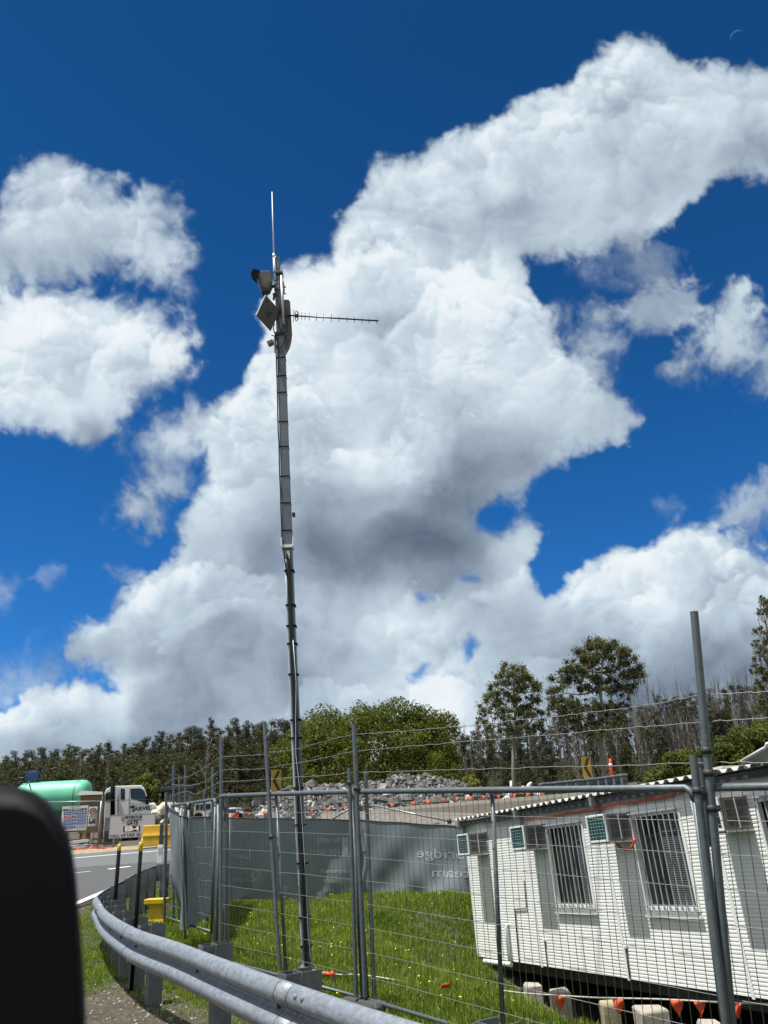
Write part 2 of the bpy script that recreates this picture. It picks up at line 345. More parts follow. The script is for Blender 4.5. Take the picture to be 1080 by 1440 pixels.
# black delineator stakes with yellow caps
for (px,py,Y,lab) in ((168,1187,13.6,'black marker stake with yellow cap beside the road markings, left of the pair'),(198.6,1184,10.4,'taller black marker stake with yellow cap, right of the pair behind the rail')):
    t=P(px,py,Y); b=np.array([t[0]-.01,Y,float(terr(t[0],Y))-.05]); k=thing('marker_stake',lab,'marker stake',b,'black marker stakes with yellow caps')
    mb=MB();mb.tube([b,t-[0,0,.10]],.032 if Y>12 else .024,10);mb.build('stake',BLACK,k)
    mb=MB();mb.tube([t-[0,0,.11],t-[0,0,.01],t],[.030 if Y>12 else .026,.030 if Y>12 else .026,.02],12);mb.build('cap',YEL,k)
# yellow plastic stand in the grass behind the rail
ys_=P(221,1265,17); k=thing('yellow_stand','squat yellow plastic stand sitting in the grass behind the guardrail','stand',(ys_[0],17,float(terr(ys_[0],17))))
zb=float(terr(ys_[0],17)); mb=MB()
mb.cell((ys_[0]-.22,16.85,ys_[2]-.07),(.44,0,0),(0,.3,0),(0,0,.09)); mb.build('top',YEL,k,.01)
mb=MB(); mb.loft([[(ys_[0]+sx*w,17+sy*w*.7,z) for sx,sy in ((-1,-1),(1,-1),(1,1),(-1,1))] for z,w in ((zb-.05,.20),(zb+.05,.17),(ys_[2]-.16,.12),(ys_[2]-.072,.16))],smooth=False); mb.build('body',YEL,k,.008)
# ------------------------------------------------------------------ car mirror housing at the left edge of the view
Ym=.62
out=[(-70,1120),(-30,1110),(0,1105),(25,1106),(48,1113),(68,1127),(84,1148),(96,1172),(103,1200),(108,1240),(112,1290),(116,1340),(120,1400),(122,1470),(118,1540),(60,1580),(-70,1580)]
mcen=P(20,1350,Ym); mir=thing('door_mirror','black car door mirror housing filling the lower left corner, close to the lens','car mirror',mcen)
def mring(scale,dy):
    r=[]
    for q in out:
        p=P(*q,Ym); p=mcen+(p-mcen)*scale; r.append(O+(p-O)*(1+dy/Ym))
    return r
mb=MB(); mb.loft([mring(.86,-.012),mring(.95,-.004),mring(.99,.01),mring(1,.03),mring(.97,.07),mring(.86,.11),mring(.6,.135)]); mb.build('housing',BLACKP,mir)
# ------------------------------------------------------------------ near temporary fence
FD=unit(ray(-440,1118)); FA=P(688,1112,9.0); FNn=unit([FD[1],-FD[0],0]);
if FNn[1]<0: FNn=-FNn                # away from the camera
Z=np.array([0,0,1.])
def Wf(x,y,back=0):
    r=ray(x,y);o=FA+FNn*back; return O+r*(((o-O)@FNn)/(r@FNn))
F2=unit(ray(-108,1182)); F2A=Wf(304,1124); F2N=unit([F2[1],-F2[0],0]); 
if F2N[1]<0: F2N=-F2N
def W2(x,y):
    r=ray(x,y); return O+r*(((F2A-O)@F2N)/(r@F2N))
def mesh_panel(tl,tr,hgt,label,nv=19,nh=8,rtop=.033,rside=.026,dl=None,dr=None,midu=None):
    tl=np.array(tl);tr=np.array(tr);w=np.linalg.norm(tr-tl);ex=(tr-tl)/w
    dl=unit(-Z if dl is None else dl);dr=unit(-Z if dr is None else dr)
    p=thing('temporary_fence_panel',label,'fence panel',(tl+tr)/2-Z*hgt,'galvanised mesh fence panels')
    pt=lambda u,h: (tl+dl*h)*(1-u)+(tr+dr*h)*u
    cr=.07/w
    fr=MB()
    fr.tube([pt(0,.10),pt(cr*.3,.03),pt(cr,0)]+[pt(q,0) for q in (.25,.5,.75)]+[pt(1-cr,0),pt(1-cr*.3,.03),pt(1,.10)],rtop,10)
    fr.tube([pt(0,.07),pt(0,hgt)],rside,10); fr.tube([pt(1,.07),pt(1,hgt)],rside,10); fr.tube([pt(0,hgt-.03),pt(1,hgt-.03)],rside*.8,8)
    fr.build('frame',GALVD,p)
    if midu:
        mu=MB();a_,b_=midu;mu.tube([a_,b_],rside*.95,10);mu.build('middle_upright',GALVD,p)
    wv=MB();wh=MB();rr=random.Random(int(w*1000)+int(abs(tl[0]*100)))
    for i in range(1,nv):
        u=i/nv+rr.uniform(-.002,.002); wv.tube([pt(u,.02),pt(u+rr.uniform(-.003,.003),hgt*.5),pt(u,hgt-.04)],.0034,4,False)
    for j in range(1,nh):
        h=hgt*j/nh; wh.tube([pt(.002+.996*k/6,h+rr.uniform(-.006,.006)) for k in range(7)],.0031,5,False)
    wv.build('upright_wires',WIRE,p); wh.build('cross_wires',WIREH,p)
    return p
def foot_block(c,ax,label,sc=1):
    ax=unit([ax[0],ax[1],0]);n_=np.array([-ax[1],ax[0],0]);z0=float(terr(c[0],c[1])); c=np.array([c[0],c[1],z0-.02])
    k=thing('ballast_block',label,'fence foot',c,'concrete filled fence feet'); mb=MB()
    mb.loft([[c+n_*sx*w+ax*sy*l+Z*h for sx,sy in ((-1,-1),(1,-1),(1,1),(-1,1))] for h,w,l in ((0,.36*sc,.12),(.11,.34*sc,.11),(.15,.30*sc,.085))],smooth=False)
    mb.build('block',CHARC if 0 else mat('dark_grey_foot',(.05,.055,.06),.7),k,.012)
    mb=MB(); 
    for s_ in (-.08,.08): mb.tube([c+n_*s_+Z*.14,c+n_*s_+Z*.17],.034,10)
    mb.build('socket',DARKM,k)
vr=lambda a,b: unit(b-a)            # direction of an upright from its top and a lower point
R0,R1=Wf(978,1108),Wf(1021,1440); M0,M1=Wf(688,1114),Wf(702,1432); C0,C1=Wf(497,1113),Wf(513,1400); K0,K1=Wf(385,1117.5),Wf(399,1370); J0,J1=Wf(307,1119.5),Wf(306,1330)
SR0=R0+(R0-M0)*1.0
H=2.38
mesh_panel(R0-FD*.03,SR0,H,'mesh fence panel at the right edge of the view in front of the white building',dl=R1-R0,dr=R1-R0,nv=25,nh=9)
mesh_panel(C0-FD*.04,R0+FD*.02,H,'wide mesh fence panel in front of the grass and barred windows',dl=C1-C0,dr=R1-R0,nv=50,nh=9,midu=(M0-Z*.02+FNn*.045,M1+FNn*.045-Z*.1))
mesh_panel(J0,C0+FD*.04,H,'mesh fence panel standing in front of the foot of the tall mast',dl=J1-J0,dr=C1-C0,nv=38,nh=9,midu=(K0-Z*.02+FNn*.045,K1+FNn*.045-Z*.1))
T0,T1,B0,B1=W2(235.5,1133.7),W2(303,1124),W2(228.4,1296),W2(302,1330)
mid=(T0+T1)/2
pl=mesh_panel(mid,T1,1.98,'mesh fence panel at the left corner of the enclosure, right of the angled pair',nv=12,nh=8,dl=-Z,dr=-Z,rtop=.026,rside=.022)
mesh_panel(T0,mid-(T1-T0)*.01,1.98,'end mesh fence panel of the enclosure, its outer upright beside the yellow barrier',nv=12,nh=8,dl=W2(228,1299)-W2(233.5,1134),rtop=.026,rside=.022)
foot_block(M1,FNn,'dark fence foot under the joint at the bottom of the middle upright')
foot_block(C1,FNn,'dark fence foot half hidden behind the guardrail below the triple posts')
foot_block(K1,FNn,'dark fence foot below the clamped pair of uprights left of the mast')
foot_block(R1+(R1-R0)*.05,FNn,'dark fence foot below the tall right-hand post')
# loose posts of scaffold tube that carry the barbed wire
def post(t,b,r,label,m=GALVD,clamps=(),name='fence_post'):
    t=np.array(t);b=np.array(b);k=thing(name,label,'fence post',b,'scaffold tube posts carrying the barbed wire'); mb=MB()
    mb.tube([b,t],r,12,False); mb.tube([t-unit(t-b)*.001,t],[r,r*.86],12); mb.build('tube',m,k)
    for c in clamps:
        q=b+(t-b)*c; a=unit(t-b); mb=MB(); mb.tube([q-a*.028,q+a*.028],r*1.28,12); mb.box(q+FD*-r*1.5,.03,.03,.05); mb.tube([q-FD*r*1.6-FNn*.03,q-FD*r*1.6+FNn*.03],.009,6); mb.build('clamp',DARKM,k)
    return k
def ext(a,b,f): return a+(b-a)*f
def Wb(x,y,back): return Wf(x,y,back)
post(Wb(976,860,-.05),ext(Wb(976,860,-.05),Wb(1029,1438,-.05),1.03),.036,'tallest tube post near the right edge, rising well above the fence',clamps=(.50,.585,.64))
post(Wb(974.5,1062,-.10),ext(Wb(974.5,1062,-.10),Wb(1021,1438,-.10),1.03),.034,'short dark tube clamped to the left side of the tallest right-hand post',clamps=(.86,))
post(Wb(985.5,1066,.02),Wb(997,1190,.02),.034,'short tube stub clamped just behind the tallest right-hand post')
post(Wb(497.5,1018,-.04),Wb(513.5,1402,-.04),.030,'tall tube post in the centre, middle of the three at the panel joint',clamps=(.74,))
post(Wb(491,1080,-.09),Wb(501,1402,-.09),.026,'left of the three tubes at the central panel joint, dark top above the rail',clamps=(.93,))
post(Wb(514,1084,.06),Wb(526.5,1402,.06),.026,'right of the three tubes at the central panel joint, standing a little apart')
post(Wb(371.5,1015,-.05),Wb(393,1362,-.05),.028,'leaning tube post left of the mast with a clamp at half height',clamps=(.5,))
post(Wb(311.5,1041,0.0),Wb(310,1326,0.0),.030,'tall straight tube post at the left end of the long fence run')
post(Wb(299,1078,.3),Wb(300,1326,.3),.026,'grey tube post left of the tall one at the corner of the fence')
post(Wb(318.5,1118,.12),Wb(319,1328,.12),.038,'thick dark tube behind the corner posts of the fence')
for (x,y0,x2,y2,Yb,lab) in ((244,1076,244,1300,17,'leftmost of the two tall far tubes at the left end of the barbed wire'),(260.5,1076,261,1300,17.6,'far tube post with bare top just right of the leftmost one'),(252,1090,253,1296,19,'shortest far tube between the two left posts'),(287,1110,288,1290,18,'thin far tube behind the angled panel, reaching just over the rail'),(234,1114,231,1292,15.8,'thin tube at the outer edge of the angled mesh panel')):
    post(P(x,y0,Yb),P(x2,y2,Yb),.026 if Yb<18.5 else .02,lab)
# barbed wire
def spline(pts,n=10):
    c=[np.array(p) for p in pts];c=[c[0]*2-c[1]]+c+[c[-1]*2-c[-2]];o=[]
    for i in range(1,len(c)-2):
        for k in range(n):
            t=k/n;a,b,d,e=c[i-1],c[i],c[i+1],c[i+2]; o.append(.5*((2*b)+(d-a)*t+(2*a-5*b+4*d-e)*t*t+(3*b-a-3*d+e)*t**3))
    o.append(c[-2]);return o
def wpt(x,y): return Wf(x,y,-.02) if x>=311 else (P(x,y,13.4+(311-x)/68*3.6))
ST=[([(226,1108),(243,1096),(268,1091),(290,1078),(311.6,1065),(340,1063),(368,1061),(376.6,1058.5),(413,1054),(455,1043),(497,1033.6),(560,1029),(624,1023),(690,1018),(731,1012),(775.5,1008),(860,998),(920,990),(982,978),(1030,975),(1080,973),(1160,969)],'top strand of barbed wire, running above the fence from post to post'),
([(241.7,1103.6),(268,1104),(290,1098),(311.6,1084),(345,1082),(371,1080.7),(413,1073.5),(455,1066),(497,1056.7),(560,1051),(630,1045),(680,1040.6),(731,1037),(790,1032),(860,1025.6),(920,1021),(982,1015.6),(1080,1010),(1160,1006)],'middle strand of barbed wire above the mesh fence'),
([(238,1120),(262,1113),(275,1117),(293,1108),(311.6,1100),(345,1098),(374,1096),(413,1093),(455,1091),(497,1086.4),(558,1085),(620,1083),(680,1081.4),(770,1079),(860,1076.7),(982,1073),(1080,1072),(1160,1071)],'lowest strand of barbed wire, just above the top rail')]
for pts,lab in ST:
    w=spline([wpt(*p) for p in pts],9); rr=random.Random(len(pts)); w=[p+Z*rr.uniform(-.006,.006) for p in w]
    k=thing('barbed_wire',lab,'barbed wire',w[len(w)//2],'strands of barbed wire'); mb=MB(); mb.tube(w,.0036,5,False); mb.build('strand',WIREH,k)
    mb=MB();acc=0
    for i in range(1,len(w)):
        acc+=np.linalg.norm(w[i]-w[i-1])
        if acc>.14:
            acc=0
            for s_ in (-1,1):
                d=unit([rr.uniform(-.5,.5),rr.uniform(-.5,.5),s_]); mb.tube([w[i]-d*.004,w[i]+d*.022],[.0035,.001],4,False)
            mb.ball(w[i],.006,5,3)
    mb.build('barbs',WIREH,k)
# ------------------------------------------------------------------ banner fence behind the grass
def shade_mat():
    m,nt,b=newmat('grey_green_shade_cloth');N=nt.nodes;L=nt.links
    tc=N.new('ShaderNodeTexCoord');n=N.new('ShaderNodeTexNoise');n.inputs['Scale'].default_value=1.2;n.inputs['Detail'].default_value=6;L.new(tc.outputs['Object'],n.inputs['Vector'])
    r=N.new('ShaderNodeValToRGB');r.color_ramp.elements[0].position=.3;r.color_ramp.elements[1].position=.7;r.color_ramp.elements[0].color=(.205,.25,.275,1);r.color_ramp.elements[1].color=(.265,.31,.335,1)
    L.new(n.outputs['Fac'],r.inputs[0]);L.new(r.outputs[0],b.inputs['Base Color']);b.inputs['Roughness'].default_value=.8
    tr=N.new('ShaderNodeBsdfTranslucent');tr.inputs['Color'].default_value=(.10,.13,.13,1);mx=N.new('ShaderNodeMixShader');mx.inputs[0].default_value=.3
    L.new(b.outputs[0],mx.inputs[1]);L.new(tr.outputs[0],mx.inputs[2]);L.new(mx.outputs[0],N['Material Output'].inputs[0]);return m
SHADE=shade_mat(); LETT=mat('faded_banner_lettering',(.32,.375,.39),.8,0,.15,6)
def cloth(tl,tr,bl,br,seed,sag=.03,depth=.07,nx=70,ny=26):
    tl,tr,bl,br=[np.array(q) for q in (tl,tr,bl,br)];n_=unit(np.cross(tr-tl,bl-tl)); rr=np.random.default_rng(seed);ph=rr.uniform(0,6,8)
    def f(u,v):
        p=(tl*(1-u)+tr*u)*(1-v)+(bl*(1-u)+br*u)*v
        bow=4*u*(1-u); w=np.linalg.norm(tr-tl)
        dz=-sag*abs(math.sin(u*w/1.2*math.pi))*(1-v)*.5
        dn=depth*(.5*math.sin(u*w*1.3+v*2.2+ph[0])+.35*math.sin(u*w*3.1-v*4+ph[1])*v+.22*math.sin((u*w+v*1.6)*5.2+ph[2])+.15*math.sin((u*w-v*1.1)*8+ph[3])*v)
        return p+n_*dn*(.25+.9*v)+Z*dz
    return f,n_
def cloth_obj(f,par,name='banner_cloth',nx=90,ny=30):
    V=[f(i/nx,j/ny)-WL[par.name] for j in range(ny+1) for i in range(nx+1)];I=np.arange((nx+1)*(ny+1)).reshape(ny+1,nx+1)
    return npmesh(name,V,np.stack([I[:-1,:-1],I[1:,:-1],I[1:,1:],I[:-1,1:]],-1).reshape(-1,4),SHADE,True,parent=par)
def cloth_text(f,n_,par,body,size,u0,v0,w,h,bold=.0,width=None):
    """lettering printed on the far side and seen reversed through the cloth"""
    v,fc=text_verts(body,size,bold)
    xs_=[p[0] for p in v];cw=max(xs_)-min(xs_);k=(width/cw if width else 1)
    V=[]
    for p in v:
        u=u0-p[0]*k/w; vv=v0-p[1]/h; q=f(min(max(u,0),1),min(max(vv,0),1)); V.append(q)
    mb=MB();side=-n_ if np.dot(n_,O-V[0])<0 else n_
    mb.add([q+side*.006 for q in V],fc); return mb.build('lettering',LETT,par)
# section 1: left, angled towards us; 2: centre; 3: right, partly behind the building
q1=(P(253,1149,14.2),P(323,1150.5,20.5),P(262,1308,14.2),P(323,1267,20.5))
q2=(P(324,1150.5,20.6),P(505,1153.5,21.6),P(324,1266,20.6),P(505,1262,21.6))
q3=(P(506,1153.5,21.7),P(655,1163,20.6),P(506,1262,21.7),P(664,1263,20.6))
q0=(P(240,1137,15.6),P(254,1146,14.3),P(243,1300,15.6),P(262,1312,14.3))
def bfence(q,label,seed,texts,depth=.11):
    f,n_=cloth(*q,seed,depth=depth);par=thing('banner_fence',label,'banner fence',(q[2]+q[3])/2,'fence runs wrapped in grey printed banner')
    cloth_obj(f,par)
    w=np.linalg.norm(q[1]-q[0]);h=np.linalg.norm(q[2]-q[0])
    mb=MB();mb.tube([f(i/12,0)+Z*.012 for i in range(13)],.016,6);mb.build('top_rail',DARKM,par)
    away=unit((q[0]+q[1])/2-O)*.12
    for i in range(int(w/2.4)+2):
        u=min(i*2.4/w,1); t=f(u,0)+away*np.array([1,1,0]);b=f(u,1)+away*np.array([1,1,0]); mb=MB();mb.tube([b-Z*.1,t+Z*.12],.024,8);mb.build('upright',GREYP,par)
    for body,size,u0,v0,bold,wd in texts: cloth_text(f,n_,par,body,size,u0,v0,w,h,bold,wd)
    return f
bfence(q1,'left banner run turning back from the fence corner, with faint reversed lettering',3,[('bridge',.24,.45,.66,.002,1.5),('is',.22,.86,.40,.002,.3)],depth=.05)
bfence(q2,'central banner run behind the mast with rows of reversed white lettering',5,[
 ('1',.60,.885,.36,.02,.16),('the works',.20,.755,.26,.004,.62),('100 for',.20,.755,.42,.004,.62),
 ('improvement',.17,.82,.66,.004,.86),('equipment',.17,.83,.78,.004,.80),('info . qld',.16,.83,.90,.003,.72),
 ('L',.30,.135,.45,.006,.13),('ine',.18,.08,.47,.002,.26),('management',.17,.075,.76,.002,.42),('Q',.30,.19,.71,.006,.22),('in',.15,.62,.40,.0,.14)])
bfence(q3,'right banner run, creased cloth reaching behind the left end of the white building',9,[('bridge',.36,.75,.40,.004,1.25),('team',.34,.83,.66,.004,.98),('1',.6,.05,.30,.02,.16)],depth=.13)
bfence(q0,'folded dark end of banner at the left corner of the enclosure',13,[],depth=.16)
# bracing stays above the banner
for (a,b,lab) in (((523,1132,20.0),(632,1155,19.0),'long thin brace tube sloping down to the right above the banner'),((466,1153,21),(492,1137,20.5),'short brace tube sloping up to the central posts above the banner')):
    A_,B_=P(*a),P(*b); k=thing('brace_tube',lab,'brace',(A_+B_)/2); mb=MB();mb.tube([A_,B_],.022,8);mb.build('tube',GALV,k); mb=MB();mb.tube([B_-Z*.05,B_+Z*.05],.05,8);mb.build('coupler',DARKM,k)
# ------------------------------------------------------------------ mast with its equipment
YM=12.6
def Q(x,y,d=0): return P(x,y,YM+d)
base=Q(432,1371); mb0=base.copy(); mb0[2]=float(terr(base[0],YM))
mast=thing('communications_mast','tall thin tilt-down steel mast on the grass carrying camera, panels and antennas','mast',mb0)
MAST=mat('mast_galvanised_steel',(.125,.15,.17),.4,.45,.15,9); MASTL=mat('pale_conduit',(.46,.52,.56),.4,.3,.1,9)
def mx(y): return 395.5+(432-395.5)*(y-490)/(1371-490)-2.5*math.sin(math.pi*(y-490)/881)   # slight bow
rgt=unit(Q(440,1000)-Q(400,1002)); rgt=np.array([1,0,0.]); bk=np.array([0,1.,0])
def boxsec(name,ys_,wx,wy,dx=0,dy=0,m=MAST):
    mb=MB();mb.loft([[Q(mx(y),y)+rgt*(dx+sx*wx/2)+bk*(dy+sy*wy/2) for sx,sy in ((-1,-1),(1,-1),(1,1),(-1,1))] for y in ys_],smooth=False); return mb.build(name,m,mast,bevel=.006)
boxsec('upper_mast_section',[400,490,560,640,700,772],.155,.13)
boxsec('lower_mast_section',[766,850,950,1050,1150,1250,1330,1369],.050,.13,dx=.048,dy=.02)
mb=MB();mb.tube([Q(mx(y),y)-rgt*.045+bk*-.02 for y in (770,850,950,1050,1150,1250,1330,1366)],.024,10);mb.build('lower_conduit',MASTL,mast)
CAB=mat('black_cable',(.006,.006,.010),.45)
rr=random.Random(3)
for i,(dx0,dx1) in enumerate(((-.09,.0),(.0,.01),(.012,.03),(-.012,-.008))):
    ys2=[780+ (1365-780)*k/26 for k in range(27)] if i!=0 else [470+(1365-470)*k/40 for k in range(41)]
    pts=[]
    for y in ys2:
        t=(y-780)/585; dx=(dx1 if y>800 else (-.092 if i==0 else dx1)); 
        if i==0 and 760<y<830: dx=-.092+(dx1+.092)*(y-760)/70
        pts.append(Q(mx(y),y)+rgt*(dx+rr.uniform(-.005,.005))+bk*(-.075 if i else -.07))
    pts.append(Q(440+i*2,1372,-.1)); mb=MB();mb.tube(pts,.014 if i else .012,6);mb.build('cable',CAB,mast)
mb=MB();mb.tube([Q(mx(y)+dx,y,-.12) for y,dx in ((900,2),(960,4),(1010,1),(1060,-1),(1120,3),(1180,4),(1240,5),(1300,4.5),(1345,6),(1362,9))],.006,5);mb.build('cable',MASTL,mast)
for y in (505,531,554,595,630,671.5,709,747.6,803.6,852,881,906,949,1013,1038,1108,1160,1214,1290,1330):
    mb=MB();c=Q(mx(y),y);up_=y<775
    mb.box(c+rgt*(.012 if not up_ else 0),.165 if not up_ else .166,.17 if not up_ else .142,.020);mb.build('strap',BLACK,mast)
mb=MB();mb.box(Q(mx(770),770),.21,.19,.05)
for s_ in (-1,1): mb.cell(Q(mx(770),770)+np.array([s_*.095-.012,-.13,-.02]),(.024,0,0),(0,.03,0),(s_*.01,0,.17))
mb.build('hinge_bracket',WHITE,mast)
mb=MB();mb.box(Q(mx(1366)+0,1366),.2,.2,.14);mb.box(mb0+Z*.03,.42,.42,.05);mb.build('base_plate',GALV,mast,.006)
mb=MB();mb.box(Q(413,724,-.0),.05,.06,.07);mb.build('latch',DARKM,mast)
# top of the mast
mb=MB();mb.tube([Q(388.8,362,.02),Q(390.5,388,.02),Q(393,420,.02)],.055,10);mb.build('top_tube',MAST,mast)
mb=MB();mb.box(Q(391,386),.2,.17,.05);mb.box(Q(393,405),.19,.16,.2);mb.box(Q(394,440),.2,.17,.09);mb.box(Q(395,472),.21,.17,.07);mb.build('mounting_bracket',DARKM,mast,.006)
mb=MB();mb.tube([Q(382.5,270,-.06),Q(384.9,358,-.06)],[.009,.016],8);mb.tube([Q(384.9,357,-.06),Q(385.1,362,-.06)],.026,10);mb.tube([Q(385.1,360,-.06),Q(386.3,395,-.06)],.022,10);mb.build('whip_antenna',WHITE,mast)
mb=MB();mb.tube([Q(395.8,388,-.14),Q(398.6,456,-.14)],.028,12);mb.build('side_tube',mat('side_tube_alloy',(.42,.44,.44),.35,.5,.1,9),mast)
# camera housing
def slab(mb,c4,d):   # four photo corners (with depth offsets), pushed along d
    mb.prism([Q(*c) for c in c4],d)
HOUS=mat('camera_housing_grey',(.12,.12,.10),.5,0,.1,6)
mb=MB();slab(mb,[(362,380.8,-.28),(380,380.2,-.22),(381.5,394,-.22),(377,404.5,-.22),(366,403,-.28),(360,391,-.30)],(.0,.24,.01));hs=mb.build('camera_housing',HOUS,mast,.012,recalc=True)
mb=MB();slab(mb,[(352.3,384,-.32),(356.5,377.5,-.32),(365,380,-.30),(362,393,-.30)],(.0,.2,.01));mb.build('camera_hood',BLACKP,mast,recalc=True)
mb=MB();slab(mb,[(361.2,385,-.315),(366.2,402,-.295),(368,402,-.29),(364,385,-.30)],(.0,-.01,0));mb.build('lens_window',GLASSD,mast,recalc=True)
mb=MB();slab(mb,[(366,402.5,-.26),(377,404,-.22),(375,408.5,-.22),(368,410,-.25)],(.0,.15,.0));mb.tube([Q(375,407,-.05),Q(388,401,0)],.028,8);mb.build('camera_arm',DARKM,mast)
# tilted square panel antenna
a_,b_,c_,d_=Q(374,415,-.30),Q(361,443,-.34),Q(381,465,-.16),Q(394,437,-.12);nn=unit(np.cross(b_-a_,d_-a_)); nn=nn if nn[1]>0 else -nn
mb=MB();mb.prism([a_,b_,c_,d_],nn*.03);mb.build('panel_antenna',mat('panel_back_grey',(.04,.042,.040),.55,0,.15,5),mast,.004,recalc=True)
mb=MB();o2=unit(a_-d_)*.014;mb.prism([a_+o2,b_+o2,b_-o2*.15,a_-o2*.15],nn*.05-nn*0);mb.build('panel_edge',WHITE,mast,recalc=True)
mb=MB();g=lambda u,v:a_+(b_-a_)*v+(d_-a_)*u
mb.prism([g(.45,.42)-nn*.02,g(.45,.62)-nn*.02,g(.62,.62)-nn*.02,g(.62,.42)-nn*.02],nn*.018);mb.prism([g(.12,.1)-nn*.012,g(.12,.2)-nn*.012,g(.25,.2)-nn*.012,g(.25,.1)-nn*.012],nn*.01);mb.tube([g(.55,.5)-nn*.03,Q(389,436,-.05)],.018,6);mb.build('panel_mount',DARKM,mast,recalc=True)
# equipment enclosure behind the mast
def rrect(pts,d,mb): mb.prism([Q(*p) for p in pts],d)
mb=MB();rrect([(399,421,.03),(406,421,.06),(408,424,.07),(409.5,445,.07),(411,471,.07),(409,480,.07),(403,491,.05),(398,494.5,.03)],(-.05,.26,.02),mb);mb.build('equipment_enclosure',mat('enclosure_grey',(.09,.095,.09),.5,.1,.1,5),mast,.012,recalc=True)
# yagi
YG=mat('yagi_aluminium',(.06,.06,.065),.4,.6)
mb=MB();mb.tube([Q(402,443.2,.05),Q(532,451.2,-.3)],.015,8);mb.tube([Q(396,443,-.02),Q(406,443.5,.04)],.03,8);mb.build('yagi_boom',YG,mast)
ex_=[413,419.5,424,429,435,445,455,466,477,488,498.5,509,519,530]
for i,x in enumerate(ex_):
    y=443.2+(x-402)/130*8; d=.05-(x-402)/130*.35; hh=[8.5,5.5,5,5,5.6,5.4,5.2,5.2,5,4.8,4.7,4.5,4.4,4.3][i]
    mb=MB();mb.tube([Q(x+.2,y-hh,d),Q(x-.2,y+hh,d)],.006,5);mb.build('yagi_element',YG,mast)
mb=MB();mb.tube([Q(417+2.2*math.sin(t),444.3-7.2*math.cos(t),0) for t in np.linspace(0,2*math.pi,20)],.008,6,False);mb.box(Q(417,444.2),.06,.06,.05);mb.build('yagi_loop',YG,mast)
# small bullet camera and stub
mb=MB();a_=Q(375,482.5,-.2);b_=Q(384,478,-.15);mb.prism([Q(374.5,480,-.2),Q(382,476.5,-.15),Q(384,480.5,-.15),Q(376.5,484.5,-.2)],(.02,.1,.0));mb.tube([Q(384,478.5,-.1),Q(391,478,0)],.014,6);mb.build('small_camera',HOUS,mast,.004,recalc=True)
mb=MB();mb.tube([Q(386,468,-.08),Q(386.6,496,-.08)],.016,8);mb.build('stub_antenna',WHITE,mast)
mb=MB();mb.tube([Q(382,471.5,-.1),Q(392,472.5,-.1)],.012,6);mb.box(Q(386,415,-.07),.06,.06,.07);mb.box(Q(385,420,-.07),.04,.05,.04);mb.tube([Q(398,403,0),Q(402,404,0)],.012,5);mb.tube([Q(398,412,0),Q(402,413.5,0)],.012,5);mb.build('small_fitting',DARKM,mast)
for pts,r in (([(392,402),(388,409),(386.5,416),(390,424),(393,432),(391,445),(393,460),(397,470)],.009),([(402,432),(404,445),(403.5,460),(401,476),(396,487),(391,491),(388,484),(387,470)],.011),([(387,398),(391,404),(389,412),(393,418)],.008),([(386,455),(384.5,463),(388,472),(391,480),(391,496),(392,520)],.010),([(396,420),(395,440),(399,455),(396,466)],.010)):
    mb=MB();mb.tube(spline([Q(x,y,-.13) for x,y in pts],5),r,6);mb.build('cable',CAB,mast)
# ------------------------------------------------------------------ white site building
LEN=12.0
hut=thing('site_office','long white ribbed-cladding site office with barred windows, raised above the slope','portable building',bp(LEN/2,0,-1.4))
e0=np.array
# cladding: horizontal ribs as a real profile
mb=MB();rings=[];prof=[];hh=0;P_=.0455
while hh<2.28:
    prof+=[(hh,.0),(hh+.004,.012),(hh+.027,.012),(hh+.033,.0)];hh+=P_
prof.append((2.30,0))
def wallstrip(s0,s1):
    mb.loft([[bp(s0,h,t) for h,t in prof],[bp(s1,h,t) for h,t in prof]],closed=False,caps=False,smooth=False)
def wallband(s0,s1,ha,hb):
    pr=[(h,t) for h,t in prof if ha<=h<=hb]; 
    if len(pr)>1: mb.loft([[bp(s0,h,t) for h,t in pr],[bp(s1,h,t) for h,t in pr]],closed=False,caps=False,smooth=False)
wins=[(3.20,4.24),(5.56,6.58),(8.02,9.04),(10.4,11.4)]; W0,W1_=.95,2.15
cur=0
for a,b in wins:
    wallstrip(cur,a);wallband(a,b,0,W0+.001);wallband(a,b,W1_,2.31);cur=b
wallstrip(cur,LEN);mb.build('wall',SIDING,hut)
mb=MB();mb.cell(bp(.0,0,-.03),BE*LEN,-BN*2.9,BU*.0+BU*.10);mb.cell(bp(0,.1,-.03),BE*.04,-BN*2.9,BU*2.3);mb.cell(bp(0,.1,-2.9),BE*LEN,-BN*.04,BU*2.2);mb.cell(bp(LEN-.05,.1,-.03),BE*.04,-BN*2.9,BU*2.3);mb.build('shell',GREYP,hut)
mb=MB();
for t in (-.12,-1.5,-2.8): mb.cell(bp(.02,-.17,t),BE*(LEN-.04),-BN*.1,BU*.165)
mb.build('chassis',DARKM,hut)
# head band, joint strips, corner trim, gutter beam
mb=MB();mb.cell(bp(0,2.30,-.02),BE*LEN,BN*.045,BU*.13);mb.build('head_band',TRIM,hut,.004)
for s in (2.41,4.80,7.20,9.6): mb=MB();mb.cell(bp(s-.025,-.02,.013),BE*.05,BN*.012,BU*2.32);mb.build('joint_strip',WHITE,hut,.003)
mb=MB();mb.cell(bp(-.015,0,-.02),BE*.04,BN*.04,BU*2.3);mb.build('corner_strip',WHITE,hut,.003)
mb=MB();mb.cell(bp(-.3,-1.5,-2.88),BE*(LEN+.6),-BN*.03,BU*1.6);mb.cell(bp(-.02,-.8,-.4),-BE*.02,-BN*2.45,BU*.85);mb.build('light_block_skirt',DARKM,hut)  # added unseen panels that block light from the far side under the floor
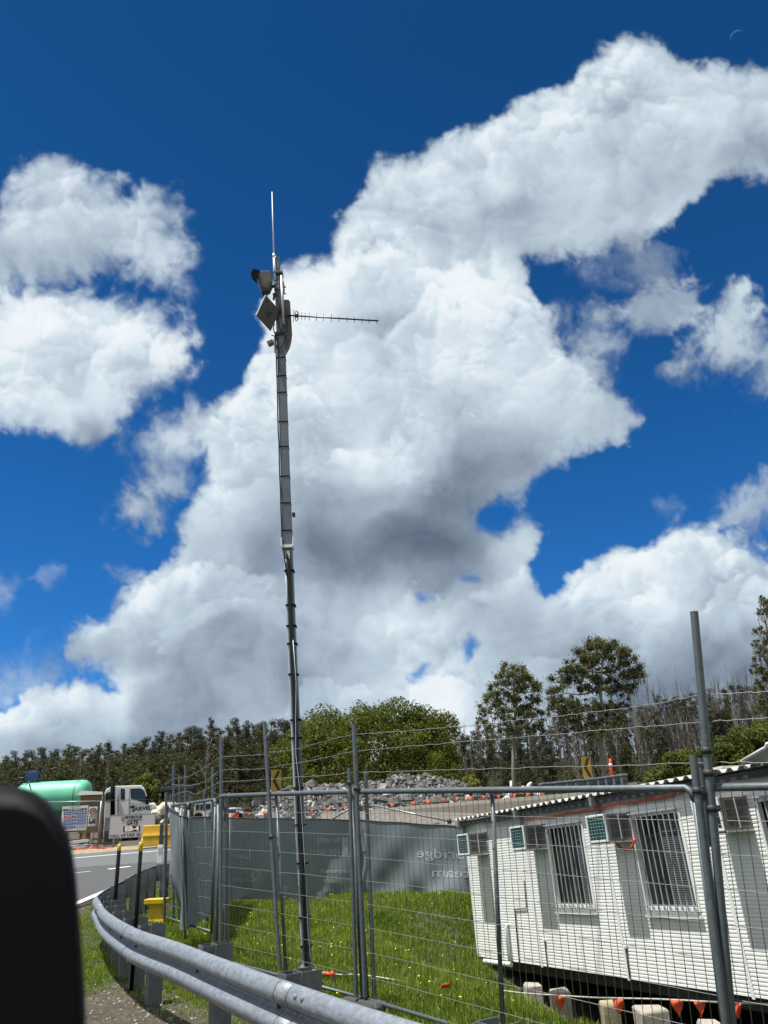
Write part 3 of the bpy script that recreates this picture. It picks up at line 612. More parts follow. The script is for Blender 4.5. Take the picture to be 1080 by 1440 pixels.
# roof sheet: corrugated, overhanging
mb=MB();n=int(LEN/.028);amp=.022
def rc(s): 
    x=(s/.20)%1; return amp*(1 if x<.5 else -1)*min(1,min(x%.5,.5-x%.5)/.08)
ss=np.linspace(-.12,LEN+.1,int(LEN/.02));top=[];
mb.loft([[bp(s,2.55+rc(s),.17) for s in ss],[bp(s,2.66+rc(s),-1.5) for s in ss],[bp(s,2.55+rc(s),-3.1) for s in ss]],closed=False,caps=False,smooth=False)
o=mb.build('roof',mat('corrugated_roof_sheet',(.62,.62,.58),.45,.2,.1,3),hut);md=o.modifiers.new('thick','SOLIDIFY');md.thickness=.006
mb=MB();mb.cell(bp(-.1,2.41,.10),BE*(LEN+.2),BN*.03,BU*.085);mb.build('fascia',DARKM,hut,.003)
for s in (.02,2.4,4.8,7.2,9.6): mb=MB();mb.cell(bp(s,2.38,-.0),BE*.07,BN*.20,BU*.13);mb.cell(bp(s+.01,2.10,.046),BE*.05,BN*.03,BU*.3);mb.build('roof_bracket',GREYP,hut,.003)
mb=MB()
for k in range(6):
    s=7.2+k*.35; 
mb.cell(bp(7.12,2.585,.10),BE*.55,-BN*.5,BU*.03);mb.build('flashing',mat('cream_flashing',(.62,.58,.46),.6),hut)
# raised skylight frame on the roof
sk=MB();a=P(1052,1066,9.6);
sk.prism([P(1046,1070,9.9),P(1080,1050,9.3),P(1110,1046,9.0),P(1100,1074,9.5),P(1066,1074,9.8)],(.05,.25,.015));sk.build('roof_hatch',mat('translucent_grey_sheet',(.36,.38,.40),.4,.2),hut,recalc=True)
mb=MB();mb.tube([P(1045,1069,9.85),P(1077,1051,9.3),P(1078,1046,9.28),P(1100,1041,9.1)],.018,6);mb.build('hatch_frame',WHITE,hut)
# windows
for wi,(a,b) in enumerate(wins):
    f=MB();t=.02
    for (s0,h0,ds,dh) in ((a-.04,W0-.04,.05,W1_-W0+.08),(b-.01,W0-.04,.05,W1_-W0+.08),(a+.01,W1_-.01,b-a-.02,.05),(a+.01,W0-.04,b-a-.02,.05)):
        f.cell(bp(s0,h0,-.03),BE*ds,BN*.065,BU*dh)
    w=f.build('window',WHITE,hut,.004)
    g=MB();g.cell(bp(a+.005,W0+.005,-.055),BE*(b-a-.01),BN*.004,BU*(W1_-W0-.01));g.build('glass',GLASSD,w)
    g=MB();g.cell(bp((a+b)/2-.015,W0+.01,-.05),BE*.03,BN*.02,BU*(W1_-W0-.02));g.build('mullion',GREYP,w)
    bl=MB();s0=(a+b)/2+.02 if wi!=0 else b-.32
    for k in range(42): bl.cell(bp(s0,W0+.02+k*.0275,-.045),BE*(b-s0-.01),BN*.008+BU*.004,BU*.015)
    bl.build('blind',mat('grey_blind',(.12,.135,.14),.6),w)
    g=MB()
    for k in range(9):
        s=a+.03+(b-a-.06)*k/8; g.cell(bp(s-.008,W0-.06,.055),BE*.016,BN*.012,BU*(W1_-W0+.10))
    for h in (W0-.07,W0+.02,W1_+.035): g.cell(bp(a-.02,h,.068),BE*(b-a+.04),BN*.012,BU*.02)
    for s in (a-.02,b): 
        for h in (W0-.07,W1_+.03): g.cell(bp(s,h,.03),BE*.02,BN*.038,BU*.02)
    g.build('bars',mat('galvanised_window_bars',(.42,.45,.45),.45,.3),w)
    g=MB();g.cell(bp(a-.05,W0-.125,.013),BE*(b-a+.1),BN*.055,BU*.03);g.build('sill',WHITE,w,.003)
# window air conditioners
labs=['window air conditioner at the far left corner of the white building','second air conditioner from the left, beside the first barred window','third air conditioner from the left, between the two barred windows','nearest air conditioner, behind the tall right-hand fence post','air conditioner beyond the right edge of the view']
for i,s in enumerate((.47,2.65,5.03,7.38,9.78)):
    w_=.475;h0=1.845;hh_=.385;D=.44+.01*i
    k=thing('window_air_conditioner',labs[i],'air conditioner',bp(s+w_/2,h0,.2),'air conditioners along the wall of the white building')
    mb=MB();mb.cell(bp(s,h0,-.1),BE*w_,BN*(D+.08),BU*hh_);mb.build('casing',LOUV,k,.008)
    mb=MB()
    for (a0,b0,c0,d0) in ((0,0,w_,.03),(0,hh_-.03,w_,.03),(0,.03,.03,hh_-.06),(w_-.03,.03,.03,hh_-.06)): mb.cell(bp(s+a0,h0+b0,D-.018),BE*c0,BN*.03,BU*d0)
    mb.build('grille_frame',WHITE,k,.004)
    mb=MB();mb.cell(bp(s+.03,h0+.03,D-.018),BE*(w_-.06),BN*.008,BU*(hh_-.06));mb.build('condenser_fins',TEAL,k)
    mb=MB()
    for c in range(1,6): mb.cell(bp(s+.03+(w_-.06)*c/6-.003,h0+.03,D-.008),BE*.006,BN*.008,BU*(hh_-.06))
    for c in range(1,7): mb.cell(bp(s+.03,h0+.03+(hh_-.06)*c/7-.003,D-.0),BE*(w_-.06),BN*.008,BU*.006)
    mb.build('grille',mat('pale_grille_wire',(.28,.42,.40),.5),k)
    mb=MB()
    for c in range(2):
        for r in range(3):
            mb.cell(bp(s+w_+.0005,h0+.05+r*.105,.05+c*.185),BN*.15,BE*.004,BU*.085)
    mb.build('side_vents',mat('dark_vent',(.075,.075,.07),.6),k)
    mb=MB();mb.cell(bp(s+w_,h0+.02,.215),BN*.014,BE*.012,BU*(hh_-.04));mb.build('corner_trim',TRIM,k)
    for q_ in (s-.01,s+w_-.01): mb=MB();mb.cell(bp(q_,h0-.02,0),BN*(D-.02),BE*.02,BU*.02);mb.build('support_rail',TRIM,k)
# pipes and cables on the wall
def pipe(pts,r,name,m,par=hut): mb=MB();mb.tube([bp(*q) for q in pts],r,8);return mb.build(name,m,par)
pipe([(2.20,1.34,.03),(2.16,.89,.03),(1.74,.87,.03),(1.66,.0,.03)],.010,'waste_pipe',DARKM)
pipe([(1.40,.60,.01),(1.40,.60,.06),(1.39,.55,.07),(1.38,-.03,.07)],.032,'waste_pipe',WHITE)
pipe([(2.62,.38,.03),(2.60,.0,.03)],.010,'cable',DARKM);pipe([(4.87,.40,.03),(4.84,.0,.03)],.010,'cable',DARKM)
for s,h in ((2.62,.40),(4.87,.42)): mb=MB();mb.box(bp(s,h,.03),.05,.05,.04);mb.build('junction_cap',WHITE,hut,.006)
pts=[(2.62,2.33),(3.0,2.345),(3.4,2.325),(3.9,2.34),(4.5,2.33),(5.0,2.34),(5.35,2.36),(5.7,2.345),(6.0,2.36),(6.4,2.35),(6.8,2.40),(7.1,2.44),(7.3,2.46)]
w=spline([bp(s,h,.075) for s,h in pts],5)
k=thing('red_extension_cable','red cable slung along the wall head under the roof edge','cable',w[len(w)//2]);mb=MB();mb.tube([q+Z*.008*math.sin(i*1.7) for i,q in enumerate(w)],.016,6);mb.build('cable',REDP,k)
mb=MB()
for i in range(4,len(w)-3,9): mb.tube([w[i]-BU*.03,w[i]+BU*.06],.012,5)
mb.build('cable_tie',mat('yellow_tie',(.6,.5,.1),.6),k)
w=spline([bp(s,h,.1) for s,h in ((7.9,2.44),(8.2,2.46),(8.6,2.475),(9.3,2.45))],5);k=thing('red_extension_cable','second red cable under the roof edge at the right side of the view','cable',w[5]);mb=MB();mb.tube(w,.016,6);mb.build('cable',REDP,k)
w=spline([bp(s,h,t) for s,h,t in ((5.30,1.84,.2),(5.36,1.74,.15),(5.5,1.73,.1),(5.60,1.86,.05))],6);k=thing('red_cable_loop','loop of red cable hanging under the third air conditioner','cable',w[5]);mb=MB();mb.tube(w,.018,6);mb.build('cable',REDP,k)
g0=bp(.75,0,.42)
k=thing('white_pipe','white plastic pipe lying on the grass under the left end of the building','pipe',P(701,1354,16.2));mb=MB();mb.tube([P(681,1351.5,16.5),P(719,1356.5,15.9)],.042,10);mb.build('pipe',WHITE,k)
# concrete stumps
for (x,y,x2,w_,h_,Y,lab) in ((749,1383,0,.32,.50,14.75,'pale concrete stump under the building, farthest left and smallest'),(787,1391,0,.33,.50,14.2,'pale concrete stump behind the first orange pennant'),(856,1408,0,.29,.55,13.0,'mossy concrete stump touching the second pennant'),(914,1416,0,.44,.5,12.2,'widest weathered concrete stump right of the mossy one'),(997,1436,0,.30,.4,11.2,'concrete stump at the bottom edge beside the tall posts')):
    t=P(x,y,Y);c=np.array([t[0],Y,t[2]]);z0=min(float(terr(t[0],Y)),t[2]-.25)-.05;rr=random.Random(int(x))
    rings=[]
    for h,sc in ((z0,1.04),(z0+(c[2]-z0)*.5,1.0),(c[2]-.03,.97),(c[2],.84)):
        rings.append([np.array([c[0]+math.cos(a)*w_*.62*sc*(1+rr.uniform(-.08,.08)),Y+math.sin(a)*w_*.62*sc*(1+rr.uniform(-.07,.07)),h+rr.uniform(-.012,.012)]) for a in [math.pi/4+math.pi/2*q for q in range(4)]])
    mb=MB();mb.loft(rings,smooth=False);o=at_base(mb,'concrete_stump',CONC if x!=856 else mat('mossy_concrete',(.34,.31,.19),.9,0,.25,8,.3,30),(c[0],Y,z0),bevel=.015)
    tag(o,lab,'concrete stump','concrete stumps along the front of the building')
# pennant string
def fp(x,y): 
    p=Wf(x,y,.55); return p
sp=[fp(x,y) for x,y in ((703,1392.5),(740,1397),(788,1400),(840,1403),(905,1404.5),(947,1406),(1006,1409),(1080,1412),(1150,1414))]
k=thing('pennant_string','string of orange warning pennants stretched low in front of the building','bunting',sp[3]);mb=MB();mb.tube(spline(sp,6),.008,5);mb.build('string',mat('pale_rope',(.45,.45,.38),.8),k)
for x,y,wd,dp,tip in ((788,1400,17,22,-1),(869,1404,20,23,3),(952,1406,18,25,3),(984,1408,15,23,3),(1038.5,1410,12,23,-1)):
    a,b,c=fp(x-wd/2,y),fp(x+wd/2,y+.6),fp(x+tip,y+dp);m_=(a+b)/2+FNn*.012;V=[a,b,c];mb=MB();n=6
    rows=[[(a+(b-a)*u)*(1-v)+c*v+FNn*.02*math.sin(u*3+v*4+x) for u in np.linspace(0,1,5)] for v in np.linspace(0,.98,n)]
    mb.loft(rows,closed=False,caps=False);o=mb.build('pennant',ORG,k);md=o.modifiers.new('thick','SOLIDIFY');md.thickness=.003
# rope and orange tube on the ground at the mast foot
w=spline([P(x,y,12.3) for x,y in ((434,1365),(441,1364.5),(452,1368),(470,1370),(485,1371),(500,1370.5),(530,1374),(560,1379),(600,1386))],5)
k=thing('ground_rope','pale rope running over the ground from the mast foot to the right','rope',w[10]);mb=MB();mb.tube(w,.010,6);mb.build('rope',mat('pale_rope2',(.6,.58,.5),.8),k)
mb=MB();mb.tube([P(454.5,1368.5,12.25),P(462,1370,12.25),P(472,1371,12.25)],.028,10);mb.build('orange_sleeve',ORG,k)
for x,y,Y,lab in ((627,1383,10.9,'small orange pennant lying alone in the grass'),(708,1399,11.2,'orange scrap in the grass at the left end of the pennant string')):
    c=P(x,y,Y);mb=MB();mb.loft([[c+np.array([u*.09,v*.03,.02*math.sin(u*5)-.05*v]) for u in (-.6,0,.6)] for v in (0,1)],closed=False,caps=False);o=at_base(mb,'fallen_pennant',ORG,c);md=o.modifiers.new('thick','SOLIDIFY');md.thickness=.003;tag(o,lab,'pennant')
# ------------------------------------------------------------------ across the road
def gz(p): return float(terr(p[0],p[1]))
def bb(mb,x0,y0,x1,y1,Y,dep,yaw=0):      # box whose near face spans photo corners at distance Y
    a,b,c=P(x0,y1,Y),P(x1,y1,Y),P(x0,y0,Y); ex=np.array([b[0]-a[0],0,0]);h=c[2]-a[2]
    return mb.cell(a,ex,(a[0]/Y*dep*1.05,dep,0),(0,0,h))
YS=39.
# gate sign
k0=P(152.3,1179.7,YS);k1=P(217,1177,YS);w=k1[0]-k0[0];h=P(152.3,1146.8,YS)[2]-k0[2]
sg=thing('gate_sign','wide pale grey gate sign reading EB-4 on two posts beside the road','sign',(k0[0]+w/2,YS,gz((k0[0]+w/2,YS))))
SGM=mat('sign_face_grey',(.40,.42,.43),.5,0,.05,1);ex=np.array([1,0,0.]);
mb=MB();mb.cell(k0,ex*w,(0,.04,0),Z*h);mb.build('sign_board',SGM,sg,.01)
mb=MB()
for px_ in (159,210): b=P(px_,1180,YS);mb.tube([(b[0],YS+.08,gz((b[0],YS))-.1),(b[0],YS+.08,k0[2]+h*.9)],.045,8)
for q in (0,1): mb.cell(k0+Z*(q*(h-.025))-np.array([0,.006,0]),ex*w,(0,.01,0),Z*.025)
for q in (0,1): mb.cell(k0+ex*(q*(w-.025))-np.array([0,.006,0]),ex*.025,(0,.01,0),Z*h)
mb.build('post',GREYP,sg)
mb=MB();mb.cell(k0+np.array([w*.31,-.008,h*.26]),ex*w*.37,(0,.006,0),Z*h*.24);mb.build('number_panel',CHARC,sg)
sc=np.array([k0[0],YS-.016,k0[2]])
def sign_text(par,body,size,fx,fz,m,fit,bold=.003,o=sc,W_=w,H_=h):
    mb=MB();lettering(mb,body,size,o+np.array([W_*fx,0,H_*fz]),ex,Z,bold,fit);return mb.build('lettering',m,par)
sign_text(sg,'EB-4',.28,.50,.375,WHITE,.66,.012)
sign_text(sg,'GATE',.24,.50,.62,CHARC,.56,.010)
sign_text(sg,'SEYMOUR',.15,.52,.86,CHARC,.85,.008);sign_text(sg,'CONTRACTORS',.09,.56,.755,CHARC,.62,.003)
sign_text(sg,'CALL UP UHF 28 UHF',.17,.46,.10,CHARC,w*.86,.006)
mb=MB()
for q in range(3): mb.cell(sc+np.array([w*.27,0,h*(.74+.065*q)]),ex*w*(.05),(0,.004,0),Z*h*.025)
mb.cell(sc+np.array([w*.262,0,h*.74]),ex*w*.012,(0,.004,0),Z*h*.155);mb.build('logo',CHARC,sg)
# safety board + small sign + timber hut
YB=41.
a=P(84.5,1169,YB);b=P(121,1168.5,YB);t=P(85,1134.5,YB);w2=b[0]-a[0];h2=t[2]-a[2]
sb=thing('safety_board','large white site safety board with blue and red panels on timber posts','sign',(a[0]+w2/2,YB,gz((a[0]+w2/2,YB))))
mb=MB();mb.cell(a,ex*w2,(0,.04,0),Z*h2);mb.build('board',WHITE,sb,.008)
BL=mat('sign_blue',(.02,.09,.33),.5,0,.1,2);RD=mat('sign_red',(.55,.04,.03),.5);GN=mat('sign_dark_green',(.01,.09,.06),.5)
def pan(par,m,fx,fz,fw_,fh,o=a,W_=w2,H_=h2,name='panel',d=.008):
    mb=MB();mb.cell(o+np.array([W_*fx,-d,H_*fz]),ex*W_*fw_,(0,d-.001,0),Z*H_*fh);return mb.build(name,m,par)
pan(sb,GN,.16,.80,.68,.10);pan(sb,BL,.04,.81,.10,.09);pan(sb,BL,.87,.81,.09,.09);pan(sb,BL,.08,.66,.88,.10)
pan(sb,RD,.10,.52,.38,.09)
for r in (.38,.24,.10): pan(sb,BL,.10,r,.38,.10)
for r in (.52,.38,.24): pan(sb,BL,.60,r,.36,.10)
pan(sb,LETT,.60,.08,.36,.11)
for r in (.50,.38,.24,.10): pan(sb,BL,.51,r,.06,.09)
oa=a+np.array([0,-.012,0])
def st2(body,size,fx,fz,m,fit): mb=MB();lettering(mb,body,size,oa+np.array([w2*fx,0,h2*fz]),ex,Z,.002,fit);mb.build('lettering',m,sb)
st2('SITE SAFETY',.13,.5,.85,WHITE,w2*.55);st2('PERSONAL PROTECTION MUST BE WORN',.08,.52,.71,WHITE,w2*.8);st2('STOP',.08,.29,.565,WHITE,.3)
for r in (.43,.29,.15): st2('MUST BE WORN',.07,.29,r,WHITE,w2*.32)
for r in (.57,.43,.29): st2('SIGN IN HERE',.07,.78,r,WHITE,w2*.30)
st2('Toowoomba' if 0 else 'Principal Contractor',.06,.5,.955,CHARC,w2*.4)
mb=MB()
for px_ in (92,118): q=P(px_,1170,YB);mb.cell((q[0]-.09,YB+.05,gz((q[0],YB))-.1),(.18,0,0),(0,.12,0),(0,0,a[2]+h2*.6-gz((q[0],YB))))
mb.build('timber_post',TIMB,sb)
a3=P(123,1162,YB);b3=P(135,1161.5,YB);t3=P(123,1135,YB);w3=b3[0]-a3[0];h3=t3[2]-a3[2]
ss_=thing('speed_sign','narrow white 10 speed sign with pedestrian and forklift symbols','sign',(a3[0]+w3/2,YB,a3[2]-.4))
mb=MB();mb.cell(a3,ex*w3,(0,.03,0),Z*h3);mb.build('board',WHITE,ss_,.006)
mb=MB();c=a3+np.array([w3/2,-.01,h3*.77]);mb.tube([c+np.array([math.cos(t)*.155,0,math.sin(t)*.155]) for t in np.linspace(0,2*math.pi,25)],.025,6,False);mb.build('red_ring',mat('ring_dark_red',(.22,.03,.05),.5),ss_)
mb=MB();lettering(mb,'10',.2,c-np.array([0,.005,0]),ex,Z,.006);lettering(mb,'PEDESTRIANS',.06,a3+np.array([w3/2,-.008,h3*.5]),ex,Z,.001,w3*.8);lettering(mb,'GIVE WAY',.07,a3+np.array([w3/2,-.008,h3*.40]),ex,Z,.001,w3*.6);mb.build('lettering',CHARC,ss_)
mb=MB();p0=a3+np.array([w3*.17,-.012,h3*.08]);mb.box(p0+Z*.15,.05,.01,.2);mb.ball(p0+Z*.28,(.03,.01,.03),8,5)
p0=a3+np.array([w3*.62,-.012,h3*.10]);mb.box(p0+Z*.09,.28,.01,.10);mb.box(p0+np.array([.03,0,.18]),.12,.01,.1);mb.box(p0+np.array([-.2,0,.03]),.14,.01,.015);mb.ball(p0+np.array([-.08,0,.03]),(.035,.01,.035),8,5);mb.ball(p0+np.array([.1,0,.03]),(.035,.01,.035),8,5);mb.build('symbols',CHARC,ss_)
YH=42.2;hb=thing('timber_hut','narrow brown timber hut with a white lid roof behind the safety board','hut',P(126,1180,YH))
mb=MB();bb(mb,109,1119,144,1172,YH,1.0);mb.build('wall',BROWNT,hb)
mb=MB();q=P(106.5,1118.5,YH-.1);q2=P(144.5,1117,YH-.1);mb.prism([q,q2,q2+Z*.12,q+np.array([.25,0,.22])],(q[0]/YH*1.2,1.2,0));mb.build('roof',WHITE,hb,recalc=True)
for x in (113,122,140): mb=MB();q=P(x,1172,YH);mb.cell((q[0]-.08,YH+.1,gz((q[0],YH))-.1),(.16,0,0),(0,.16,0),(0,0,q[2]-gz((q[0],YH))+.15));mb.build('leg',TIMB,hb)
# light fence in front of the hut
pa,pb=P(60,1128.5,40),P(142.5,1126.5,40);k=thing('site_fence_panel','thin light mesh fence in front of the timber hut and safety board','fence panel',(pb[0],40,gz((pb[0],40))))
mb=MB();mb.tube([pa,pb],.035,8);q=P(140,1196,40);mb.tube([pb,(pb[0],40,gz((pb[0],40))-.02)],.04,8);mb.tube([(pa[0],40,pa[2]),(pa[0],40,gz(pa))],.04,8);zl=gz((pb[0],40))+.12;mb.tube([(pa[0],40,zl),(pb[0],40,zl)],.03,6)
q=P(131,1176,40.4);mb.tube([P(137,1135,40.1),(pb[0]-.6,40.9,gz((pb[0],40.9)))],.022,6);mb.build('frame',GALV,k)
mb=MB()
for i in range(1,50): x=pa[0]+(pb[0]-pa[0])*i/50; mb.tube([(x,40,zl),(x,40,pa[2])],.004,4,False)
for i in range(1,8): z_=zl+(pa[2]-zl)*i/8; mb.tube([(pa[0],40,z_),(pb[0],40,z_+.02)],.004,4,False)
mb.build('mesh',WIRE,k)
k=thing('fence_post','dark post and wire just right of the timber hut','fence post',(P(144,1190,40.2)[0],40.2,1.1));mb=MB();t=P(157.5,1101,40.6)
mb.tube([P(144,1119,40.2),P(144,1180,40.2)],.03,6);mb.tube([P(143,1125.5,40.2),P(222,1124,40.2)],.015,5);mb.build('tube',DARKM,k)
mb=MB()
for i in range(24): x=P(146+i*.9,1178,41)[0]; mb.tube([(x,41,1.1),(x,41,P(146,1150,41)[2])],.012,4,False)
o=mb.build('mesh',DARKM,k)
# orange mesh bundle, planks
def blobs(name,mlist,c,ext,n,r,lab,cat,seed,m,group=None):
    rr=random.Random(seed);mb=MB()
    for i in range(n):
        p=np.array([c[0]+rr.uniform(-1,1)*ext[0],c[1]+rr.uniform(-1,1)*ext[1],0]);p[2]=c[2]+rr.uniform(0,1)*ext[2]
        A=np.linalg.qr(np.array([[rr.gauss(0,1) for _ in range(3)] for _ in range(3)]))[0]
        mb.ball(p,(r*rr.uniform(.5,1.5),r*rr.uniform(.5,1.2),r*rr.uniform(.3,.8)),7,5,R=A,jit=.2,rs=rr)
    o=at_base(mb,name,m,(c[0],c[1],c[2]));return tag(o,lab,cat)
q=P(133,1197.5,38.5);blobs('orange_mesh_bundle',0,q-Z*.06,(.95,.3,.12),26,.16,'crumpled red-orange safety mesh on the verge below the timber hut','safety mesh',4,mat('red_orange_mesh',(.62,.07,.04),.8))
for i,(x,y,x2,y2,lab) in enumerate(((98,1184,125,1181,'upper white board stacked below the safety board'),(100,1192,123,1187.5,'lower white board stacked below the safety board'))):
    a_,b_=P(x,y,40.6),P(x2,y2,40.6);mb=MB();mb.cell(a_-Z*.1,b_-a_,(0,.5,0),Z*.14);tag(at_base(mb,'white_board',WHITE,a_,bevel=.01),lab,'board','white boards under the safety board')
# water tank on a truck bed with blue pump
YT=46.;tc0,tc1=P(26,1124,YT),P(128,1122,YT);rad=(P(60,1098,YT)[2]-P(60,1145,YT)[2])/2
tk=thing('water_tank','pale green cylindrical water tank lying behind the timber hut','water tank',(tc0+tc1)/2-Z*rad)
GT=mat('pale_green_tank',(.13,.50,.33),.5,0,.10,1.2)
zc=(P(60,1098,YT)[2]+P(60,1145,YT)[2])/2;xl,xr=P(27,1110,YT+rad)[0],P(127,1110,YT+rad)[0]
mb=MB();prof_=[(0,.0),(.02,.55),(.10,.82),(.28,.97),(.5,1),(1.0,1)]
xs2=[xl+q for q,_ in prof_]+[xr-q for q,_ in prof_[::-1]];rs2=[max(.02,r) for _,r in prof_]+[max(.02,r) for _,r in prof_[::-1]]
mb.loft([[(x,YT+rad+math.cos(t)*rad*r,zc+math.sin(t)*rad*r) for t in np.linspace(0,2*math.pi,33)[:-1]] for x,r in zip(xs2,rs2)]);mb.build('tank',GT,tk)
mb=MB()
for x in (xl+.6,xr-.62): mb.loft([[(x+dx,YT+rad+math.cos(t)*rad*1.012,zc+math.sin(t)*rad*1.012) for t in np.linspace(0,2*math.pi,33)[:-1]] for dx in (-.035,.035)],caps=False)
mb.build('strap',mat('tank_strap',(.05,.22,.15),.5),tk)
mb=MB();mb.cell((xl+.2,YT+.3,zc-rad-1.0),(xr-xl-.4,0,0),(0,2*rad-.6,0),(0,0,1.05));mb.build('cradle',DARKM,tk)
mb=MB();bb(mb,36,1086,53,1098,YT+.6,.4);q=P(44,1086,YT+.6);mb.cell((q[0]-.25,YT+.7,q[2]-.05),(.5,0,0),(0,.5,0),(0,0,.15));mb.build('pump_box',mat('navy_blue_box',(.01,.05,.16),.5),tk,.02)
mb=MB();mb.tube([P(25,1094.5,YT+.5),P(36,1094,YT+.5)],.06,8);mb.build('pump_pipe',DARKM,tk);mb=MB();mb.tube([P(40,1098,YT+.3),P(43,1108,YT+.1)],.03,6);mb.build('drain_pipe',DARKM,tk)
# white truck
YK=44.;tr=thing('tipper_truck','white truck cab parked behind the EB-4 gate sign, dark exhaust stack at the back','truck',P(182,1185,YK))
CABM=mat('white_truck_paint',(.62,.66,.68),.35,0,.05,1)
def pl(x,y,d=0): return P(x,y,YK+d)
mb=MB();mb.prism([pl(146.5,1144),pl(147,1116),pl(149,1110),pl(157,1105.5),pl(198,1104),pl(203,1108),pl(209,1126),pl(212.5,1140),pl(213,1152),pl(213,1172),pl(146.5,1172)],(-.78,2.3,.0));mb.build('cab',CABM,tr,.04,recalc=True)
TGL=mat('truck_glass',(.02,.03,.035),.15,0,.2,1)
for q in ([(183,1109),(198,1108.5),(203,1112),(208,1129.5),(206,1129.5),(184,1123)],[(169.5,1109),(175.5,1109),(175.5,1125),(169.5,1125)],[(148.5,1115),(155,1113.5),(155,1126),(148,1126.5)]): mb=MB();mb.prism([pl(x,y,-.012) for x,y in q],(0,.02,0));mb.build('window',TGL,tr,recalc=True)
mb=MB();mb.cell(pl(205,1131,-.2),(.12,0,0),(0,.1,0),(0,0,.42));mb.build('mirror',BLACK,tr)
mb=MB();mb.cell(pl(147,1171,-.03),(pl(212,1171)-pl(147,1171))*np.array([1,0,0]),(0,.03,0),(0,0,.07));mb.cell(pl(184,1134,-.03),(.14,0,0),(0,.03,0),(0,0,.03));mb.build('trim',DARKM,tr)
mb=MB()
for pts in ([(181,1106,-.02),(182,1150,-.02)],[(166.5,1106,-.02),(166.5,1143,-.02)],[(181,1127,-.02),(210,1131,-.02)]): mb.tube([pl(*q) for q in pts],.015,5)
mb.build('door_seam',GREYP,tr)
mb=MB();mb.tube([pl(158.5,1099,.3-.5),pl(158.5,1146,.3-.5)],.12,12);mb.tube([pl(158.5,1102,-.2),pl(159,1097,-.2)],.06,10);mb.build('exhaust_stack',BLACK,tr)
mb=MB();lettering(mb,'JARVIS',.26,pl(199,1137.5,-.02),unit(np.array([1,0,.03])),Z,.01,1.0);mb.prism([pl(182,1134.5,-.02),pl(190,1133.5,-.02),pl(189,1136,-.02),pl(183,1136.5,-.02)],(0,.01,0));mb.build('lettering',CHARC,tr,recalc=False)
mb=MB();mb.cell(pl(146.5,1186,.2),(pl(214,1186,0)-pl(146.5,1186,0))*np.array([1,0,0]),(0,2.1,0),(0,0,.7));mb.build('chassis',DARKM,tr)
for x in (165,200):
    c=pl(x,1182,.0);mb=MB();mb.tube([c,c+np.array([0,.35,0])],.5,20);wq=mb.build('wheel',BLACK,tr);mb=MB();mb.tube([c-np.array([0,.01,0]),c+np.array([0,.2,0])],.24,16);mb.build('rim',GREYP,wq)
# yellow barrier
YBR=37.;k=thing('yellow_barrier','yellow water-filled road barrier beside the gate sign, its bottom in the verge','barrier',P(222,1190,YBR));YB2=mat('yellow_barrier_plastic',(.62,.38,.03),.5,0,.15,3);YB3=mat('dusty_yellow_plastic',(.38,.26,.05),.6,0,.2,3)
a_=P(197.5,1191,YBR);b_=P(248,1190,YBR);wz=P(197.5,1161,YBR)[2]-a_[2];wx=b_[0]-a_[0]
mb=MB();mb.loft([[ (a_[0]+x,a_[1]+y*.5,a_[2]+z*wz) for y,z in ((0,0),(0,.28),(.22,.5),(.28,.52),(.28,.98),(.42,1),(.72,1),(.8,.97),(.8,.5),(1,.28),(1,0))] for x in (0,.03,wx-.03,wx)],smooth=False);mb.build('shell',YB2,k,.02)
mb=MB();mb.cell((a_[0]+.03,a_[1]-.02,a_[2]+wz*.47),(wx-.06,0,0),(0,.16,0),(0,0,wz*.10));mb.build('ledge',mat('bright_yellow',(.80,.58,.08),.5),k,.01)
mb=MB();mb.cell((a_[0]+wx*.52,a_[1]-.03,a_[2]-.02),(wx*.1,0,0),(0,.05,0),(0,0,wz*1.02));mb.build('stake',DARKM,k)
# white rubble sacks, debris and vehicles farther right
q=P(225,1160,47);blobs('white_debris_heap',0,q,(1.2,.8,1.0),34,.32,'heap of white bulk bags behind the yellow barrier','debris heap',8,mat('dirty_white_sack',(.55,.54,.48),.8,0,.2,2))
q=P(228,1178,46);blobs('dark_debris_heap',0,q,(1.6,.6,.7),26,.3,'dark heap of scrap below the white bulk bags','debris heap',9,mat('dark_scrap',(.05,.035,.035),.8,0,.3,2))
for (x0,y0,x1,y1,Y,lab,cm) in ((272,1128,306,1151,52,'white van parked behind the left end of the barbed wire',0),(320,1136,336,1151,46,'small white car seen just above the banner, left of the mast',1)):
    k=thing('parked_van' if not cm else 'parked_car',lab,'van' if not cm else 'car',P((x0+x1)/2,y1,Y));L0=P(x0,y1,Y);L1=P(x1,y1,Y);wd=L1[0]-L0[0];hh_=P(x0,y0,Y)[2]-L0[2]
    mb=MB();pf=[(0,0),(0,.55),(.04,.9),(.10,1),(.70,1),(.82,.58),(.98,.48),(1,.3),(1,0)];mb.prism([L0+np.array([u*wd,0,v*hh_]) for u,v in pf],(0,1.8,0));mb.build('body',CABM,k,.05,recalc=True)
    mb=MB()
    for u0,u1 in ((.08,.22),(.26,.45),(.49,.68)): mb.cell(L0+np.array([u0*wd,-.01,.52*hh_]),(wd*(u1-u0),0,0),(0,.02,0),(0,0,.33*hh_))
    mb.build('window',GLASSD,k)
    for u in (.2,.8): mb=MB();c=L0+np.array([u*wd,-.02,0]);mb.tube([c,c+np.array([0,.2,0])],.33,16);mb.build('wheel',BLACK,k)
    if cm: mb=MB();mb.cell(L0+np.array([0,-.03,.05*hh_]),(wd,0,0),(0,.02,0),(0,0,.3*hh_));mb.build('red_sill',RD,k)
